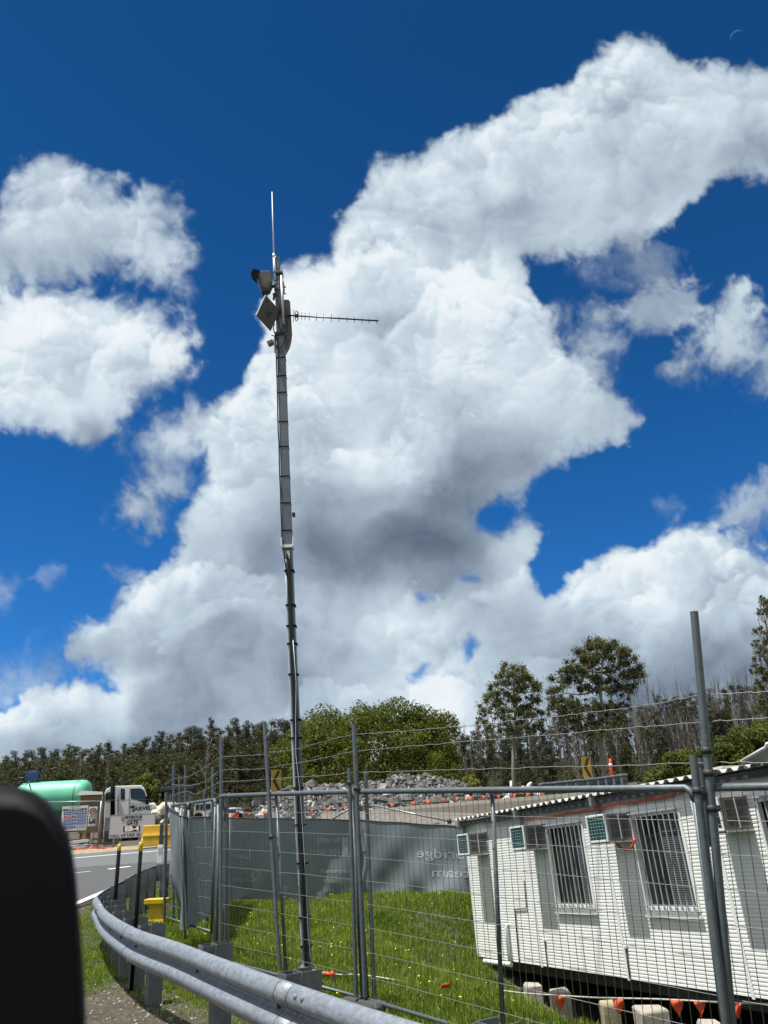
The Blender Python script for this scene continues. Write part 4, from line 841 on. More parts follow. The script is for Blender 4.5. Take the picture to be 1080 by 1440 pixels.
# dark canopy shelter
k=thing('site_shelter','dark flat-roofed shelter on posts in front of the forest edge','shelter',P(250,1150,49));mb=MB();bb(mb,226,1107,272,1112,49,2.5);bb(mb,246,1104,263,1108,49.3,1.5);mb.build('roof',DARKM,k,.02);mb=MB()
for x in (233,240,266): mb.tube([P(x,1110,49.4),P(x,1160,49.4)],.09,6)
bb(mb,232,1111,250,1130,50,1.5);mb.build('post',GREYP,k)
# ------------------------------------------------------------------ concrete barrier wall behind the rubble, pennants along it
def pt3(x,y,Y): return P(x,y,Y)
bw=thing('concrete_wall','long low tan concrete wall running behind the white building roof','wall',P(650,1150,26))
A_=[pt3(520,1138.5,29),pt3(600,1131.5,27),pt3(700,1123.5,25),pt3(820,1114,22.5),pt3(960,1103,20.5)];mb=MB()
hs_=[(.62),(.62),(.62),(.62),(.62)]
mb.loft([[p+np.array([0,.28,-.0]),p,p+np.array([0,-.06,-.10]),p+np.array([0,-.10,-.75]),p+np.array([0,.34,-.75])] for p in A_],smooth=False);mb.build('wall_body',mat('tan_concrete',(.19,.178,.145),.85,0,.1,3,.15,20,stretch=(1,1,4)),bw,.01)
mb=MB();B_=[p+np.array([0,-.12,-.72]) for p in A_];mb.loft([[p,p+np.array([0,-.5,-.02]),p+np.array([0,-.5,-.10]),p+np.array([0,0,-.10])] for p in B_],smooth=False);mb.build('wall_footing',mat('pale_kerb',(.45,.42,.34),.8,0,.1,4),bw)
mb=MB();bb(mb,559.5,1142,563,1156,25,.1);tag(at_base(mb,'white_marker_post',WHITE,P(561,1160,25)),'short white marker post standing against the tan concrete wall','marker post')
gr_=thing('gravel_bank','grey earth bank between the banner and the rubble pile','bank',P(440,1155,27));mb=MB()
mb.loft([[P(x,y0,Y+dy)+Z*0 for (y0,dy) in ((1143+(x-300)*-.01,2.5),(1147,0),(1175,-1.5))] for x,Y in ((452,27),(475,27),(520,26.5),(560,26),(620,25),(700,24))],closed=False,caps=False);mb.build('bank_surface',mat('grey_brown_earth',(.15,.135,.115),.95,0,.25,4,.5,20),gr_)
pn=thing('pennant_line','line of red-orange pennants along the foot of the rubble pile','bunting',P(500,1140,25.5))
pl_=[(291,1149),(326,1147),(349,1146),(373,1144),(438,1141),(462,1139.5),(484,1138),(502,1136.5),(552,1133),(581,1130.5),(602,1128.5),(622,1126),(642,1124.5),(661,1123.5),(681,1122),(700,1121),(723,1119.5),(742,1117.5),(762,1116.5)]
yy=lambda x: 26.5-(x-300)/460*3.2
mb=MB();mb.tube([P(x,y-3,yy(x)) for x,y in pl_],.006,5);mb.build('string',GREYP,pn)
rr=random.Random(5)
for x,y in pl_:
    w_=rr.uniform(3.0,5.0);d_=rr.uniform(5,7);a_,b_,c_=P(x-w_,y-3,yy(x)),P(x+w_,y-3.3,yy(x)),P(x+rr.uniform(-2,2),y-3+d_,yy(x));mb=MB()
    mb.loft([[(a_+(b_-a_)*u)*(1-v)+c_*v+np.array([0,.05*math.sin(u*4+v*3),0]) for u in np.linspace(0,1,4)] for v in (0,.4,.95)],closed=False,caps=False);o=mb.build('pennant',ORG,pn);md=o.modifiers.new('thick','SOLIDIFY');md.thickness=.006
# chevrons
for (x,y,Y,lab) in ((388.5,1098,30,'yellow chevron road sign left of the mast, against the forest'),(828.5,1079.5,28,'yellow chevron road sign above the row of grey crates')):
    a_=P(x-7,y+15,Y);w_=P(x+7,y+15,Y)[0]-a_[0];h_=P(x-7,y-15,Y)[2]-a_[2];g_=gz((a_[0],Y));k=thing('chevron_sign',lab,'road sign',(a_[0]+w_/2,Y,min(g_,a_[2]-.3)),'yellow chevron signs')
    yw=.35;ex2=np.array([math.cos(yw),math.sin(yw),0]);ww=w_
    mb=MB();mb.cell(a_,ex2*ww,(-math.sin(yw)*.02,math.cos(yw)*.02,0),Z*h_);mb.build('board',mat('chevron_yellow',(.40,.26,.02),.5,0,.1,3),k,.004)
    nf=np.array([math.sin(yw),-math.cos(yw),0])*.012;G_=lambda u,v:a_+ex2*ww*u+Z*h_*v+nf
    mb=MB();mb.prism([G_(.62,.95),G_(.12,.5),G_(.62,.05),G_(.92,.05),G_(.46,.5),G_(.92,.95)],-nf*.8);mb.build('chevron',CHARC,k)
    mb=MB();mb.tube([a_+ex2*ww/2-nf*3+Z*h_*.8,(a_[0]+ww/2,Y+.04,min(g_,a_[2]-1.2))],.03,8);mb.build('post',GREYP,k)
# orange flexible bollard and grey crates
t_=P(857.5,1067,24);b_=P(860,1092,24);k=thing('flexible_bollard','thin red-orange flexible bollard standing above the grey crates','bollard',b_);mb=MB();mb.tube([b_-Z*.3,t_-Z*.12,t_],[.05,.045,.03],10);mb.build('stem',mat('fluoro_orange',(.80,.08,.03),.5),k)
mb=MB();a2_=t_+(b_-t_)*.28;mb.tube([a2_,a2_+(b_-t_)*.16],.052,10);mb.build('reflective_band',WHITE,k)
CR=mat('grey_crate_plastic',(.13,.16,.18),.6,0,.15,2)
xs_c=[765,783,799,812,829,844,855,866,877,888];lc=['leftmost and lowest','second','third','fourth','fifth','sixth','seventh','eighth','rightmost and highest']
for i in range(9):
    x0,x1=xs_c[i],xs_c[i+1]-1.2;Y=25-i*.25;y0=1100.5-i*1.55;mb=MB();a_=P(x0,1119-i*1.2,Y);w_=P(x1,1119,Y)[0]-a_[0];hh_=P(x0,y0,Y)[2]-a_[2]
    k=thing('grey_crate',lc[i]+' of the row of grey plastic crates behind the roof','crate',a_,'row of grey crates behind the roof')
    mb.loft([[a_+np.array([w_/2+sx*w_/2*sc_,.35+sy*.35*sc_,h_]) for sx,sy in ((-1,-1),(1,-1),(1,1),(-1,1))] for h_,sc_ in ((0,.86),(hh_*.86,.96))],smooth=False);mb.build('body',CR,k,.01)
    mb=MB();mb.cell(a_+np.array([-.01,-.02,hh_*.87]),(w_+.02,0,0),(0,.74,0),(0,0,hh_*.13));mb.build('lid',mat('grey_crate_lid',(.19,.22,.24),.6),k,.008)
    mb=MB();mb.cell(a_+np.array([w_*.3,-.025,hh_*.45]),(w_*.35,0,0),(0,.03,0),(0,0,hh_*.12));mb.build('handle',DARKM,k)
mb=MB();bb(mb,760,1107,900,1125,26.5,1.5);tag(at_base(mb,'crate_platform',CONC,P(830,1125,26.5)),'low pale concrete platform carrying the row of grey crates','platform')
# white debris above the rail
for (x,y,s_,lab) in ((738,1106,.30,'white plastic bag caught at the right end of the rubble pile'),(712,1117,.22,'small white bag near the short white post'),(757,1112,.2,'white scrap lying on the concrete wall')):
    q=P(x,y,25.5);blobs('white_plastic_bag',0,q-Z*.15,(s_*.5,.1,s_*.6),6,s_*.5,lab,'bag',int(x),mat('white_bag',(.7,.7,.7),.6))
mb=MB();mb.tube([P(719,1122,25.6),P(718.5,1098,25.6)],.035,8);tag(at_base(mb,'white_stake',WHITE,P(719,1122,25.6)),'thin white stake right of the rubble pile','stake')
# ------------------------------------------------------------------ rubble pile
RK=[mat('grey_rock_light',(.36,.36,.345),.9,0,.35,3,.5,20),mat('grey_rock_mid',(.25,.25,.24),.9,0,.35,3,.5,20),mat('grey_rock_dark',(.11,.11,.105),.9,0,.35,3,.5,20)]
TP=[(362,1130),(372,1118),(385,1112),(400,1108),(420,1106),(430,1104),(452,1104),(470,1103),(490,1102),(510,1100),(530,1099),(548,1096),(556,1091),(575,1089),(600,1091),(620,1094),(640,1098),(655,1103),(668,1110),(690,1120)]
tx=[q[0] for q in TP];ty=[q[1] for q in TP];rr=random.Random(21);rock=[]
import bmesh
for v in range(9):
    r_=random.Random(v);bm=bmesh.new();pts=[]
    for i in range(11):
        d=unit([r_.gauss(0,1) for _ in range(3)]);bm.verts.new(d*r_.uniform(.75,1.15)*np.array([1,.85,.72]))
    bmesh.ops.convex_hull(bm,input=bm.verts);bmesh.ops.delete(bm,geom=[q for q in bm.verts if not q.link_faces],context='VERTS')
    me=bpy.data.meshes.new('boulder');bm.to_mesh(me);bm.free();me.materials.append(RK[v%3]);rock.append(me)
n=0;LABR='broken grey rock in the rubble pile behind the banner fence';cells=[]
for iy in range(14):
    for ix in range(60):
        x=360+ix*5.6+(iy%2)*2.8+rr.uniform(-2,2);y=1152-iy*4.6+rr.uniform(-1.5,1.5)
        yt=np.interp(x,tx,ty)
        if y<yt or x>690: continue
        if x>505 and y>1138-(x-520)*.085+4: continue
        cells.append((x,y,yt))
rr.shuffle(cells)
def rkY(x,y): return 30.5+(1152-y)/50*2.6
V_big=MB()
for i,(x,y,yt) in enumerate(cells):
    Y=rkY(x,y);p=P(x,y,Y);r=.115*rr.choice((.7,.85,1,1,1.25,1.5)) if i%19 else .34
    if i<285:
        o=bpy.data.objects.new('rubble_rock',rock[rr.randrange(9)]);COL.objects.link(o);o.location=p;o.scale=(r*rr.uniform(.8,1.3),r,r*rr.uniform(.8,1.2));o.rotation_euler=(rr.uniform(0,6),rr.uniform(0,6),rr.uniform(0,6));tag(o,LABR,'rock','broken rocks of the rubble pile')
    else: V_big.ball(p,(r,r,r*.8),6,4,jit=.25,rs=rr)
for x,y in ((462,1101),(424,1107),(571,1096),(630,1101)):   # a few larger ones on the crest
    pass
# body of the pile: a mound of smaller stones
nx_,ny_=110,24;VV=[]
for j in range(ny_+1):
    for i in range(nx_+1):
        x=358+332*i/nx_;yt=np.interp(x,tx,ty)+3;y=1160+(yt-1160)*min(1,j/(ny_*.75));Y=rkY(x,y)+.25+max(0,j/ny_-.75)*14
        p=P(x,y,Y)-Z*max(0,j/ny_-.75)*5;VV.append(p+rng.normal(0,.07,3))
    
I=np.arange((nx_+1)*(ny_+1)).reshape(ny_+1,nx_+1);V_big.add(VV,np.stack([I[:-1,:-1],I[:-1,1:],I[1:,1:],I[1:,:-1]],-1).reshape(-1,4).tolist())
for i in range(1500):
    x=rr.uniform(362,688);yt=np.interp(x,tx,ty);y=rr.uniform(yt,1156);V_big.ball(P(x,y,rkY(x,y)+.12),[rr.uniform(.05,.12)]*3,6,4,jit=.3,rs=rr)
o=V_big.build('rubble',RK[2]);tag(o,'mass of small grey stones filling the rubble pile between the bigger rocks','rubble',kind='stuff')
# ------------------------------------------------------------------ foliage
def leafmat(name,c0,c1,tr=.35,rough=.6,scale=.35):
    m,nt,b=newmat(name);N=nt.nodes;L=nt.links
    oi=N.new('ShaderNodeObjectInfo');tc=N.new('ShaderNodeTexCoord');n=N.new('ShaderNodeTexNoise');n.inputs['Scale'].default_value=scale*8;n.inputs['Detail'].default_value=4;L.new(tc.outputs['Object'],n.inputs['Vector'])
    ad=N.new('ShaderNodeMath');ad.operation='MULTIPLY_ADD';L.new(oi.outputs['Random'],ad.inputs[0]);ad.inputs[1].default_value=.45;L.new(n.outputs['Fac'],ad.inputs[2])
    r=N.new('ShaderNodeValToRGB');e=r.color_ramp.elements;e[0].position=.38;e[1].position=.95;e[0].color=(*c0,1);e[1].color=(*c1,1);L.new(ad.outputs[0],r.inputs[0])
    L.new(r.outputs[0],b.inputs['Base Color']);b.inputs['Roughness'].default_value=rough;b.inputs['Specular IOR Level'].default_value=.25
    t=N.new('ShaderNodeBsdfTranslucent');mx=N.new('ShaderNodeMixShader');mx.inputs[0].default_value=tr
    g=N.new('ShaderNodeMix');g.data_type='RGBA';g.blend_type='MULTIPLY';g.inputs[0].default_value=1;L.new(r.outputs[0],g.inputs[6]);g.inputs[7].default_value=(1.3,1.45,.6,1);L.new(g.outputs[2],t.inputs['Color'])
    L.new(b.outputs[0],mx.inputs[1]);L.new(t.outputs[0],mx.inputs[2]);L.new(mx.outputs[0],N['Material Output'].inputs[0]);return m
LEAF_GUM=leafmat('eucalypt_leaves',(.045,.050,.022),(.125,.120,.055),.3)
LEAF_DK=leafmat('dark_regrowth_leaves',(.022,.028,.012),(.075,.074,.031),.26)
LEAF_BR=leafmat('bright_green_leaves',(.048,.062,.009),(.195,.212,.032),.36)
LEAF_SH=leafmat('olive_shrub_leaves',(.050,.066,.013),(.125,.135,.028),.35)
BARK=mat('grey_brown_bark',(.095,.083,.070),.9,0,.3,2,stretch=(3,3,.4)); BARKL=mat('pale_gum_bark',(.22,.205,.18),.8,0,.25,1.5,stretch=(3,3,.4)); BARKD=mat('charred_bark',(.045,.038,.034),.9,0,.3,2,stretch=(3,3,.4))
def leaves(clumps,n,size,r,flat=.9,soft=False):
    """n small leaf-spray quads spread through a list of (centre, radius)"""
    C_=np.array([c for c,_ in clumps],float);R_=np.array([q for _,q in clumps],float);w=R_**2.2;w/=w.sum()
    k=r.choice(len(C_),n,p=w);d=r.normal(size=(n,3));d/=np.linalg.norm(d,axis=1)[:,None]
    rad=R_[k]*(np.minimum(np.abs(r.normal(0,.62,n)),1.6) if soft else r.uniform(.25,1,n)**.5);p=C_[k]+d*rad[:,None]*np.array([1,1,flat])
    a=r.normal(size=(n,3));a/=np.linalg.norm(a,axis=1)[:,None];nn=d*(.3 if soft else .9)+r.normal(size=(n,3))*.75+np.array([0,0,.35]);nn/=np.linalg.norm(nn,axis=1)[:,None]
    a=np.cross(nn,a);a/=np.linalg.norm(a,axis=1)[:,None]+1e-9;b=np.cross(nn,a);s=size*r.uniform(.55,1.35,n)[:,None]
    V=np.stack([p-a*s,p-b*s*.45+nn*s*.15,p+a*s,p+b*s*.45-nn*s*.1],1).reshape(-1,3)
    return V,np.arange(4*n).reshape(n,4)
def tree(name,lab,cat,clumps,nl,ls,leafm,woods,barkm,seed,loc=(0,0,0),group=None,soft=False):
    k=thing(name,lab,cat,loc,group);r=np.random.default_rng(seed);org=np.array(loc,float)
    mb=MB()
    for pts,ra in woods[:1]: mb.tube([np.array(p)+org for p in pts],ra,7)
    mb.build('trunk',barkm,k)
    if len(woods)>1:
        mb=MB()
        for pts,ra in woods[1:]: mb.tube([np.array(p)+org for p in pts],ra,5,False)
        mb.build('limbs',barkm,k)
    if clumps:
        V,Fc=leaves(clumps,nl,ls,r,soft=soft);npmesh('crown',V,Fc,leafm,False,parent=k)
    return k
def grow(rs,base,dirv,length,rad,depth,tips,woods,spread=.55,curve=.25,kids=(2,3),up=.25,shrink=.72,noise=.12,minlen=0):
    n=6;p=np.array(base,float);d=unit(dirv);pts=[p.copy()];rr_=[rad]
    for i in range(n):
        d=unit(d+np.array([rs.gauss(0,noise),rs.gauss(0,noise),rs.gauss(0,noise)+up*.25]));p=p+d*length/n;pts.append(p.copy());rr_.append(rad*(1-.5*(i+1)/n))
    woods.append((pts,rr_))
    if depth==0: tips.append(p.copy());return
    for k in range(rs.randint(*kids)):
        j=rs.randint(3,n);nd=unit(d+np.array([rs.gauss(0,spread),rs.gauss(0,spread),rs.gauss(0,spread*.5)+up]));grow(rs,pts[j],nd,length*shrink*rs.uniform(.8,1.15),rr_[j]*.62,depth-1,tips,woods,spread,curve,kids,up,shrink,noise)
    tips.append(p.copy())
# --- forest tree kinds, unit height 10 m
protos=[];GRP='trees of the burnt forest on the hill'
LF='dark narrow regrowth gum tree in the dense forest on the hill'
for v in range(7):
    rs=random.Random(100+v);woods=[([(0,0,-1),(rs.uniform(-.1,.1),0,3),(rs.uniform(-.3,.3),rs.uniform(-.2,.2),6.5),(rs.uniform(-.4,.4),0,9.3)],[.17,.13,.08,.02])];cl=[]
    nb=rs.randint(22,28)
    for i in range(nb):
        h=1.4+8.2*(i+.5)/nb;w=(1.25 if v%2 else .95)*math.sin(math.pi*min(1,(h/10)**.8)*.93)**.55+.12;a=rs.uniform(0,6.28);rd=w*rs.uniform(.2,.95);c=np.array([math.cos(a)*rd,math.sin(a)*rd,h+rs.uniform(-.3,.3)])
        cl.append((c,rs.uniform(.40,.80)));woods.append(([(0,0,h-.8),c*.5+np.array([0,0,h*.5-.25]),c],[.05,.035,.012]))
    cl.append((np.array([rs.uniform(-.3,.3),0,9.6]),.38))
    protos.append(tree('forest_gum_tree',LF,'tree',cl,4600,.105,LEAF_DK,woods,BARKD if v%3 else BARK,200+v,(0,-500-v*5,-60),GRP,soft=v%2==0))
bares=[];LBARE='bare burnt tree with thin leafless branches among the forest'
for v in range(4):
    rs=random.Random(400+v);woods=[];tips=[];hh_=10
    pts=[(0,0,-1)]+[(rs.uniform(-.25,.25)*i/3,rs.uniform(-.2,.2),hh_*i/6) for i in range(1,7)];woods.append((pts,[.15,.13,.11,.09,.06,.04,.012]))
    for i in range(20):
        h=rs.uniform(2.2,9);a=rs.uniform(0,6.28);grow(rs,(0,0,h),(math.cos(a)*.45,math.sin(a)*.45,1),rs.uniform(.9,2.2),.035,1,tips,woods,.35,kids=(2,3),up=.3)
    k=tree('bare_tree',LBARE,'tree',[],0,0,None,woods,BARKL if v==1 else BARK,1,(0,-540-v*5,-60),'bare burnt trees of the forest');bares.append(k)
SKY=[(-120,1085),(0,1068),(15,1060),(35,1061),(60,1052),(90,1048),(125,1049),(160,1047),(190,1038),(215,1032),(240,1026),(270,1022),(300,1018),(335,1013),(370,1011),(400,1012),(430,1014),(470,1020),(620,1028),(650,1022),(690,1020),(730,1018),(770,1012),(800,1002),(850,990),(900,988),(930,985),(960,975),(1000,972),(1040,968),(1080,962),(1200,955)]
sx_=[q[0] for q in SKY];sy_=[q[1] for q in SKY];used=set();rs=random.Random(77);cnt=0
def put(proto_list,x,ytop,Y,thick=1.,label=None,group=None,bare=False):
    global cnt
    g0=P(x,1100,Y);g=float(terr(g0[0],Y));top=P(x,ytop,Y)[2];h=max(3.,top-g);pr=proto_list[rs.randrange(len(proto_list))];s=h/10.
    wv_=thick*rs.uniform(.85,1.25);o=dup(pr,(g0[0],Y,g),rs.uniform(0,6.28),(s**.4*wv_,s**.4*wv_,s),label,group);cnt+=1;return o
for row,(Y,drop,step) in enumerate(((130,2,11.5),(114,10,13),(97,22,17),(82,38,20),(71,58,24))):
    x=-110+row*5
    while x<1150:
        sk=np.interp(x,sx_,sy_);yt=sk+drop+rs.uniform(-7,9)
        if row<3 and 455<x<600: x+=step;continue
        if row==4 and 400<x<640: x+=step;continue
        right=x>640
        if right and row>0 and rs.random()<(.78 if x>780 else .55): put(bares,x,yt-rs.uniform(-4,12),Y,.55);x+=step*.42;continue
        dark=put(protos,x,yt if rs.random()>.1 else yt-8,Y,(.92 if not right else .85)*(1.0+.15*(row==0)));x+=step*rs.uniform(.8,1.2)
for x in list(range(905,1090,9))+[660,676,700,750,760,775,880]:
    put(bares,x+rs.uniform(-4,4),np.interp(x,sx_,sy_)-rs.uniform(5,32)*(1 if x>900 else .4),rs.choice((88,100,115)),.5)
for x in (205,250,150,330,380,60,110,290): put(bares,x,np.interp(x,sx_,sy_)+rs.uniform(12,30),rs.choice((70,90)),.5)
for pr in protos+bares:      # the first of each kind takes a place of its own in the back row
    x=rs.uniform(-20,440);Y=104;yt=np.interp(x,sx_,sy_)+rs.uniform(4,14);g0=P(x,1100,Y);g=float(terr(g0[0],Y));s=(P(x,yt,Y)[2]-g)/10
    pr.location=(g0[0],Y,g);pr.scale=(s**.4,s**.4,s)
# undergrowth on the hill as one mass
cl=[]
for i in range(1150):
    x=rs.uniform(-80,640) if i%3 else rs.uniform(640,1160);Y=rs.uniform(60,126);g0=P(x,1100,Y);g=float(terr(g0[0],Y));up_=rs.uniform(.2,4.6 if x<640 else 1.2)*(1 if Y>72 else .4);cl.append((np.array([g0[0],Y,g+up_]),rs.uniform(.6,1.5)))
V,Fc=leaves(cl,130000,.125,np.random.default_rng(5),soft=True);o=npmesh('undergrowth',V,Fc,LEAF_DK);tag(o,'dark scrubby undergrowth on the forest floor','undergrowth',kind='stuff')
# --- tall eucalypts
def gum(x0,ybase,Y,crown,lab,seed,nl,ls,trunkpts,cat='tree',leaf=LEAF_GUM):
    b=P(x0,ybase,Y);b[2]=min(b[2],float(terr(b[0],Y)));rs_=random.Random(seed);woods=[];tr_=[P(x,y,Y+rs_.uniform(-.2,.2))-b for x,y in trunkpts];tr_=[np.array([tr_[0][0]*.5,0,-.3])]+tr_
    r0=.18;woods.append((tr_,[r0*(1-.6*i/len(tr_)) for i in range(len(tr_))]));cl=[]
    for (x,y,rp_) in crown:
        sc_=Y/1163.;n_=9
        for i in range(n_):
            c=P(x+rs_.uniform(-rp_*1.05,rp_*1.05),y+rs_.uniform(-rp_*.95,rp_*.95),Y+rs_.uniform(-1.8,1.8))-b;cl.append((c,rp_*sc_*rs_.uniform(.36,.78)));woods.append(([c+np.array([rs_.uniform(-.3,.3),0,-rs_.uniform(.4,.9)]),c],[.03,.008]))
        j=tr_[min(range(2,len(tr_)),key=lambda q:np.linalg.norm(tr_[q]-c)+ (3 if tr_[q][2]>c[2] else 0))];m_=(j+c)/2+np.array([rs_.uniform(-.2,.2),0,rs_.uniform(-.4,.0)]);woods.append((spline([j,m_,c],4),[.09*(1-.8*i/8) for i in range(9)]))
    return tree('eucalyptus_tree',lab,cat,cl,nl,ls,leaf,woods,BARKL,seed,tuple(b),soft=True)
gum(722,1105,62,[(716,944,12),(728,946,12),(706,956,9),(742,958,12),(754,966,9),(697,970,9),(688,984,10),(704,982,10),(722,962,12),(735,975,12),(750,984,11),(720,982,10),(682,1000,9),(700,1002,9),(724,1002,11),(742,1004,11),(758,1000,6),(676,1012,7),(712,1020,10),(734,1022,10),(752,1024,7),(690,1026,7)],'tall eucalyptus with an open two-part crown, left of the larger round-crowned one',11,34000,.075,[(722,1090),(722,1060),(723,1030),(725,1000),(722,970),(724,950)])
gum(846,1100,58,[(842,912,15),(860,914,14),(824,920,14),(810,934,13),(875,926,13),(888,938,13),(900,945,7),(798,948,12),(786,962,11),(782,980,11),(828,940,14),(850,934,14),(870,945,13),(890,958,10),(812,960,13),(800,984,13),(836,962,12),(862,966,11),(880,972,9),(780,996,9),(796,1006,12),(816,994,11),(838,1000,11),(860,996,10),(880,990,8),(812,1018,11),(834,1024,12),(856,1020,10),(876,1012,8),(792,1024,8)],'largest eucalyptus, broad rounded crown with pale limbs showing, against the sky',12,66000,.075,[(849,1085),(847,1060),(845,1030),(848,1000),(843,970),(846,945),(848,925)])
gum(1086,1080,50,[(1074,842,6),(1083,852,9),(1072,862,6),(1088,872,9),(1066,886,6),(1080,895,8),(1062,905,5),(1074,912,8),(1066,922,6),(1084,925,9),(1060,940,6),(1072,948,9),(1088,955,10),(1066,966,8),(1080,980,10),(1070,1000,8),(1090,1005,10),(1095,900,9),(1098,940,9),(1092,980,9)],'slender eucalyptus at the right edge with sparse leaf clumps',13,22000,.062,[(1086,1060),(1084,1020),(1083,980),(1083,940),(1082,900),(1079,860)])
# --- big bright green tree
rs2_=random.Random(31);YG_=47.;bt=P(520,1112,YG_);bt[2]=float(terr(bt[0],YG_));cl=[];woods=[([(0,0,-.3),(0,0,1.2),(.2,0,2.6)],[.4,.34,.26])]
TG=[(388,1062),(395,1050),(405,1038),(425,1017),(440,1005),(462,998),(480,994),(490,991),(510,989),(528,986),(545,983),(560,986),(580,989),(590,1001),(605,1004),(615,1001),(622,1004),(628,1016),(632,1040),(636,1070),(640,1092)]
gxs=[q[0] for q in TG];gys=[q[1] for q in TG]
for i in range(250):
    x=rs2_.uniform(392,636);yt=np.interp(x,gxs,gys);y=yt+6+(1112-yt-6)*rs2_.random()**1.15;edge=min(1,(y-yt)/60+.15);dep=rs2_.uniform(-1,1)*4.2*edge
    if dep>1.5 and rs2_.random()<.5: dep=-dep
    cl.append((P(x,y,YG_+dep)-bt,rs2_.uniform(.45,.92)))
for i in range(14):
    x=rs2_.uniform(410,620);yt=np.interp(x,gxs,gys);c=P(x,yt+rs2_.uniform(20,60),YG_+rs2_.uniform(-2,2))-bt;woods.append((spline([np.array([0,0,1.5]),c*.5+np.array([0,0,.6]),c],4),[.14*(1-.09*k) for k in range(9)]))
tree('broadleaf_tree','broad dense bright green tree standing just behind the rubble pile','tree',cl,62000,.088,LEAF_BR,woods,BARK,32,tuple(bt))
# --- shrubs
def shrub(pts,Y,lab,seed,nl,ls,m=LEAF_SH,name='shrub'):
    r_=random.Random(seed);b=P(pts[0][0],pts[0][1],Y);b[2]=min(b[2],float(terr(b[0],Y)));cl=[];woods=[([(0,0,-.2),(0,0,.5)],[.08,.05])]
    for x,y,rp_ in pts:
        for i in range(3):
            c=P(x+r_.uniform(-rp_,rp_)*.7,y+r_.uniform(-rp_,rp_)*.6,Y+r_.uniform(-1,1))-b;cl.append((c,rp_*Y/1163*r_.uniform(.5,.8)))
        woods.append(([(0,0,.2),c*.5,c],[.05,.03,.01]))
    return tree(name,lab,'shrub',cl,nl,ls,m,woods,BARK,seed,tuple(b))
shrub([(656,1098,6),(668,1102,7),(662,1094,5)],33,'small yellow-green shrub at the right end of the rubble pile',41,900,.07,LEAF_BR)
for i,(x,y,rp_,lab) in enumerate(((940,1075,16,'low olive shrub left of the tall right-hand post'),(968,1066,20,'olive shrub directly behind the tall right-hand post'),(1000,1058,22,'green shrub just right of the tall right-hand post'),(1030,1046,22,'green shrub halfway up the bank behind the roof hatch'),(1058,1032,22,'large green shrub near the right edge below the bare trees'),(1082,1024,22,'green shrub at the right edge of the bank'),(1010,1080,20,'lower green shrub just above the roof of the white building'),(1050,1070,20,'lowest green shrub behind the roof hatch'),(205,1100,13,'bushy olive shrub right of the truck cab roof'),(226,1116,10,'low olive shrub between the truck and the dark shelter'),(925,1088,12,'low dark olive shrub left end of the green bank'))):
    shrub([(x,y,rp_),(x-rp_*.7,y+rp_*.5,rp_*.8),(x+rp_*.7,y+rp_*.4,rp_*.8),(x,y+rp_,rp_)],52 if x<300 else 44,lab,50+i,2600,.10,LEAF_SH)
# ------------------------------------------------------------------ grass and small flowers
def ngrass(n,seed,rect,hmin,hmax,dens):
    r=np.random.default_rng(seed);x=r.uniform(rect[0],rect[1],n*6);Y=rect[2]+(rect[3]-rect[2])*r.random(n*6)**1.25
    m=grassmask(x,Y);cl_=.5+.5*np.sin(x*2.1+np.sin(Y*1.7)*2)*np.sin(Y*1.9+np.cos(x*1.3)*2)
    vis=(np.abs(x)<Y*.56+.5)
    keep=(r.random(n*6)<m*(dens+(1-dens)*cl_))&vis;x=x[keep][:n];Y=Y[keep][:n];cl_=cl_[keep][:n];n=len(x);z=terr(x,Y)
    tallg=.4+.6*sst(.3,1.8,x-gx(Y));h=(r.uniform(hmin,hmax,n)*(.55+.7*cl_))*tallg;a=r.uniform(0,6.28,n);w=r.uniform(.003,.006,n)*(1+Y/14);lean=r.normal(0,.4,n)*h;la=r.uniform(0,6.28,n)
    b=np.stack([x,Y,z-.01],-1);t=np.stack([np.cos(a)*w,np.sin(a)*w,0*w],-1);l=np.stack([np.cos(la)*lean,np.sin(la)*lean,h],-1);mid=np.stack([np.cos(la)*lean*.35,np.sin(la)*lean*.35,h*.6],-1)
    V=np.stack([b-t,b+t,b+mid+t*.7,b+mid-t*.7,b+l],1).reshape(-1,3);i=np.arange(n)*5
    T=np.concatenate([np.stack([i,i+1,i+2],-1),np.stack([i,i+2,i+3],-1),np.stack([i+3,i+2,i+4],-1)]);return V,T
def grassmat():
    m=leafmat('meadow_grass',(.072,.125,.013),(.205,.27,.040),.35,.6,.2);nt=m.node_tree
    for n in nt.nodes:
        if n.type=='TEX_NOISE': n.inputs['Scale'].default_value=1.3
        if n.type=='VALTORGB': n.color_ramp.elements[0].position=.30;n.color_ramp.elements[1].position=.72;e=n.color_ramp.elements.new(.5);e.color=(.10,.165,.016,1)
    return m
V,T=ngrass(230000,3,(-8,9,4,26),.06,.17,.5);o=npmesh('grass',V,T,grassmat());tag(o,'lush green meadow grass filling the enclosure around the mast','grass',kind='stuff')
r=np.random.default_rng(9);V=[];Fc=[];n=0
while n<230:
    x=r.uniform(-7,5);Y=r.uniform(7,24)
    if r.random()>float(grassmask(x,Y)) or (x>1.2 and r.random()<.8) : continue
    z=float(terr(x,Y))+r.uniform(.10,.26);s=r.uniform(.010,.019);b=len(V);V.append((x,Y,z+.006))
    for k in range(7): V.append((x+math.cos(k*.9)*s,Y+math.sin(k*.9)*s,z+r.uniform(-.006,.006)))
    for k in range(7): Fc.append((b,b+1+k,b+1+(k+1)%7))
    n+=1
o=npmesh('wildflowers',V,Fc,mat('yellow_petals',(.80,.62,.04),.6));tag(o,'scattered tiny yellow wildflowers in the grass','wildflowers',kind='stuff')
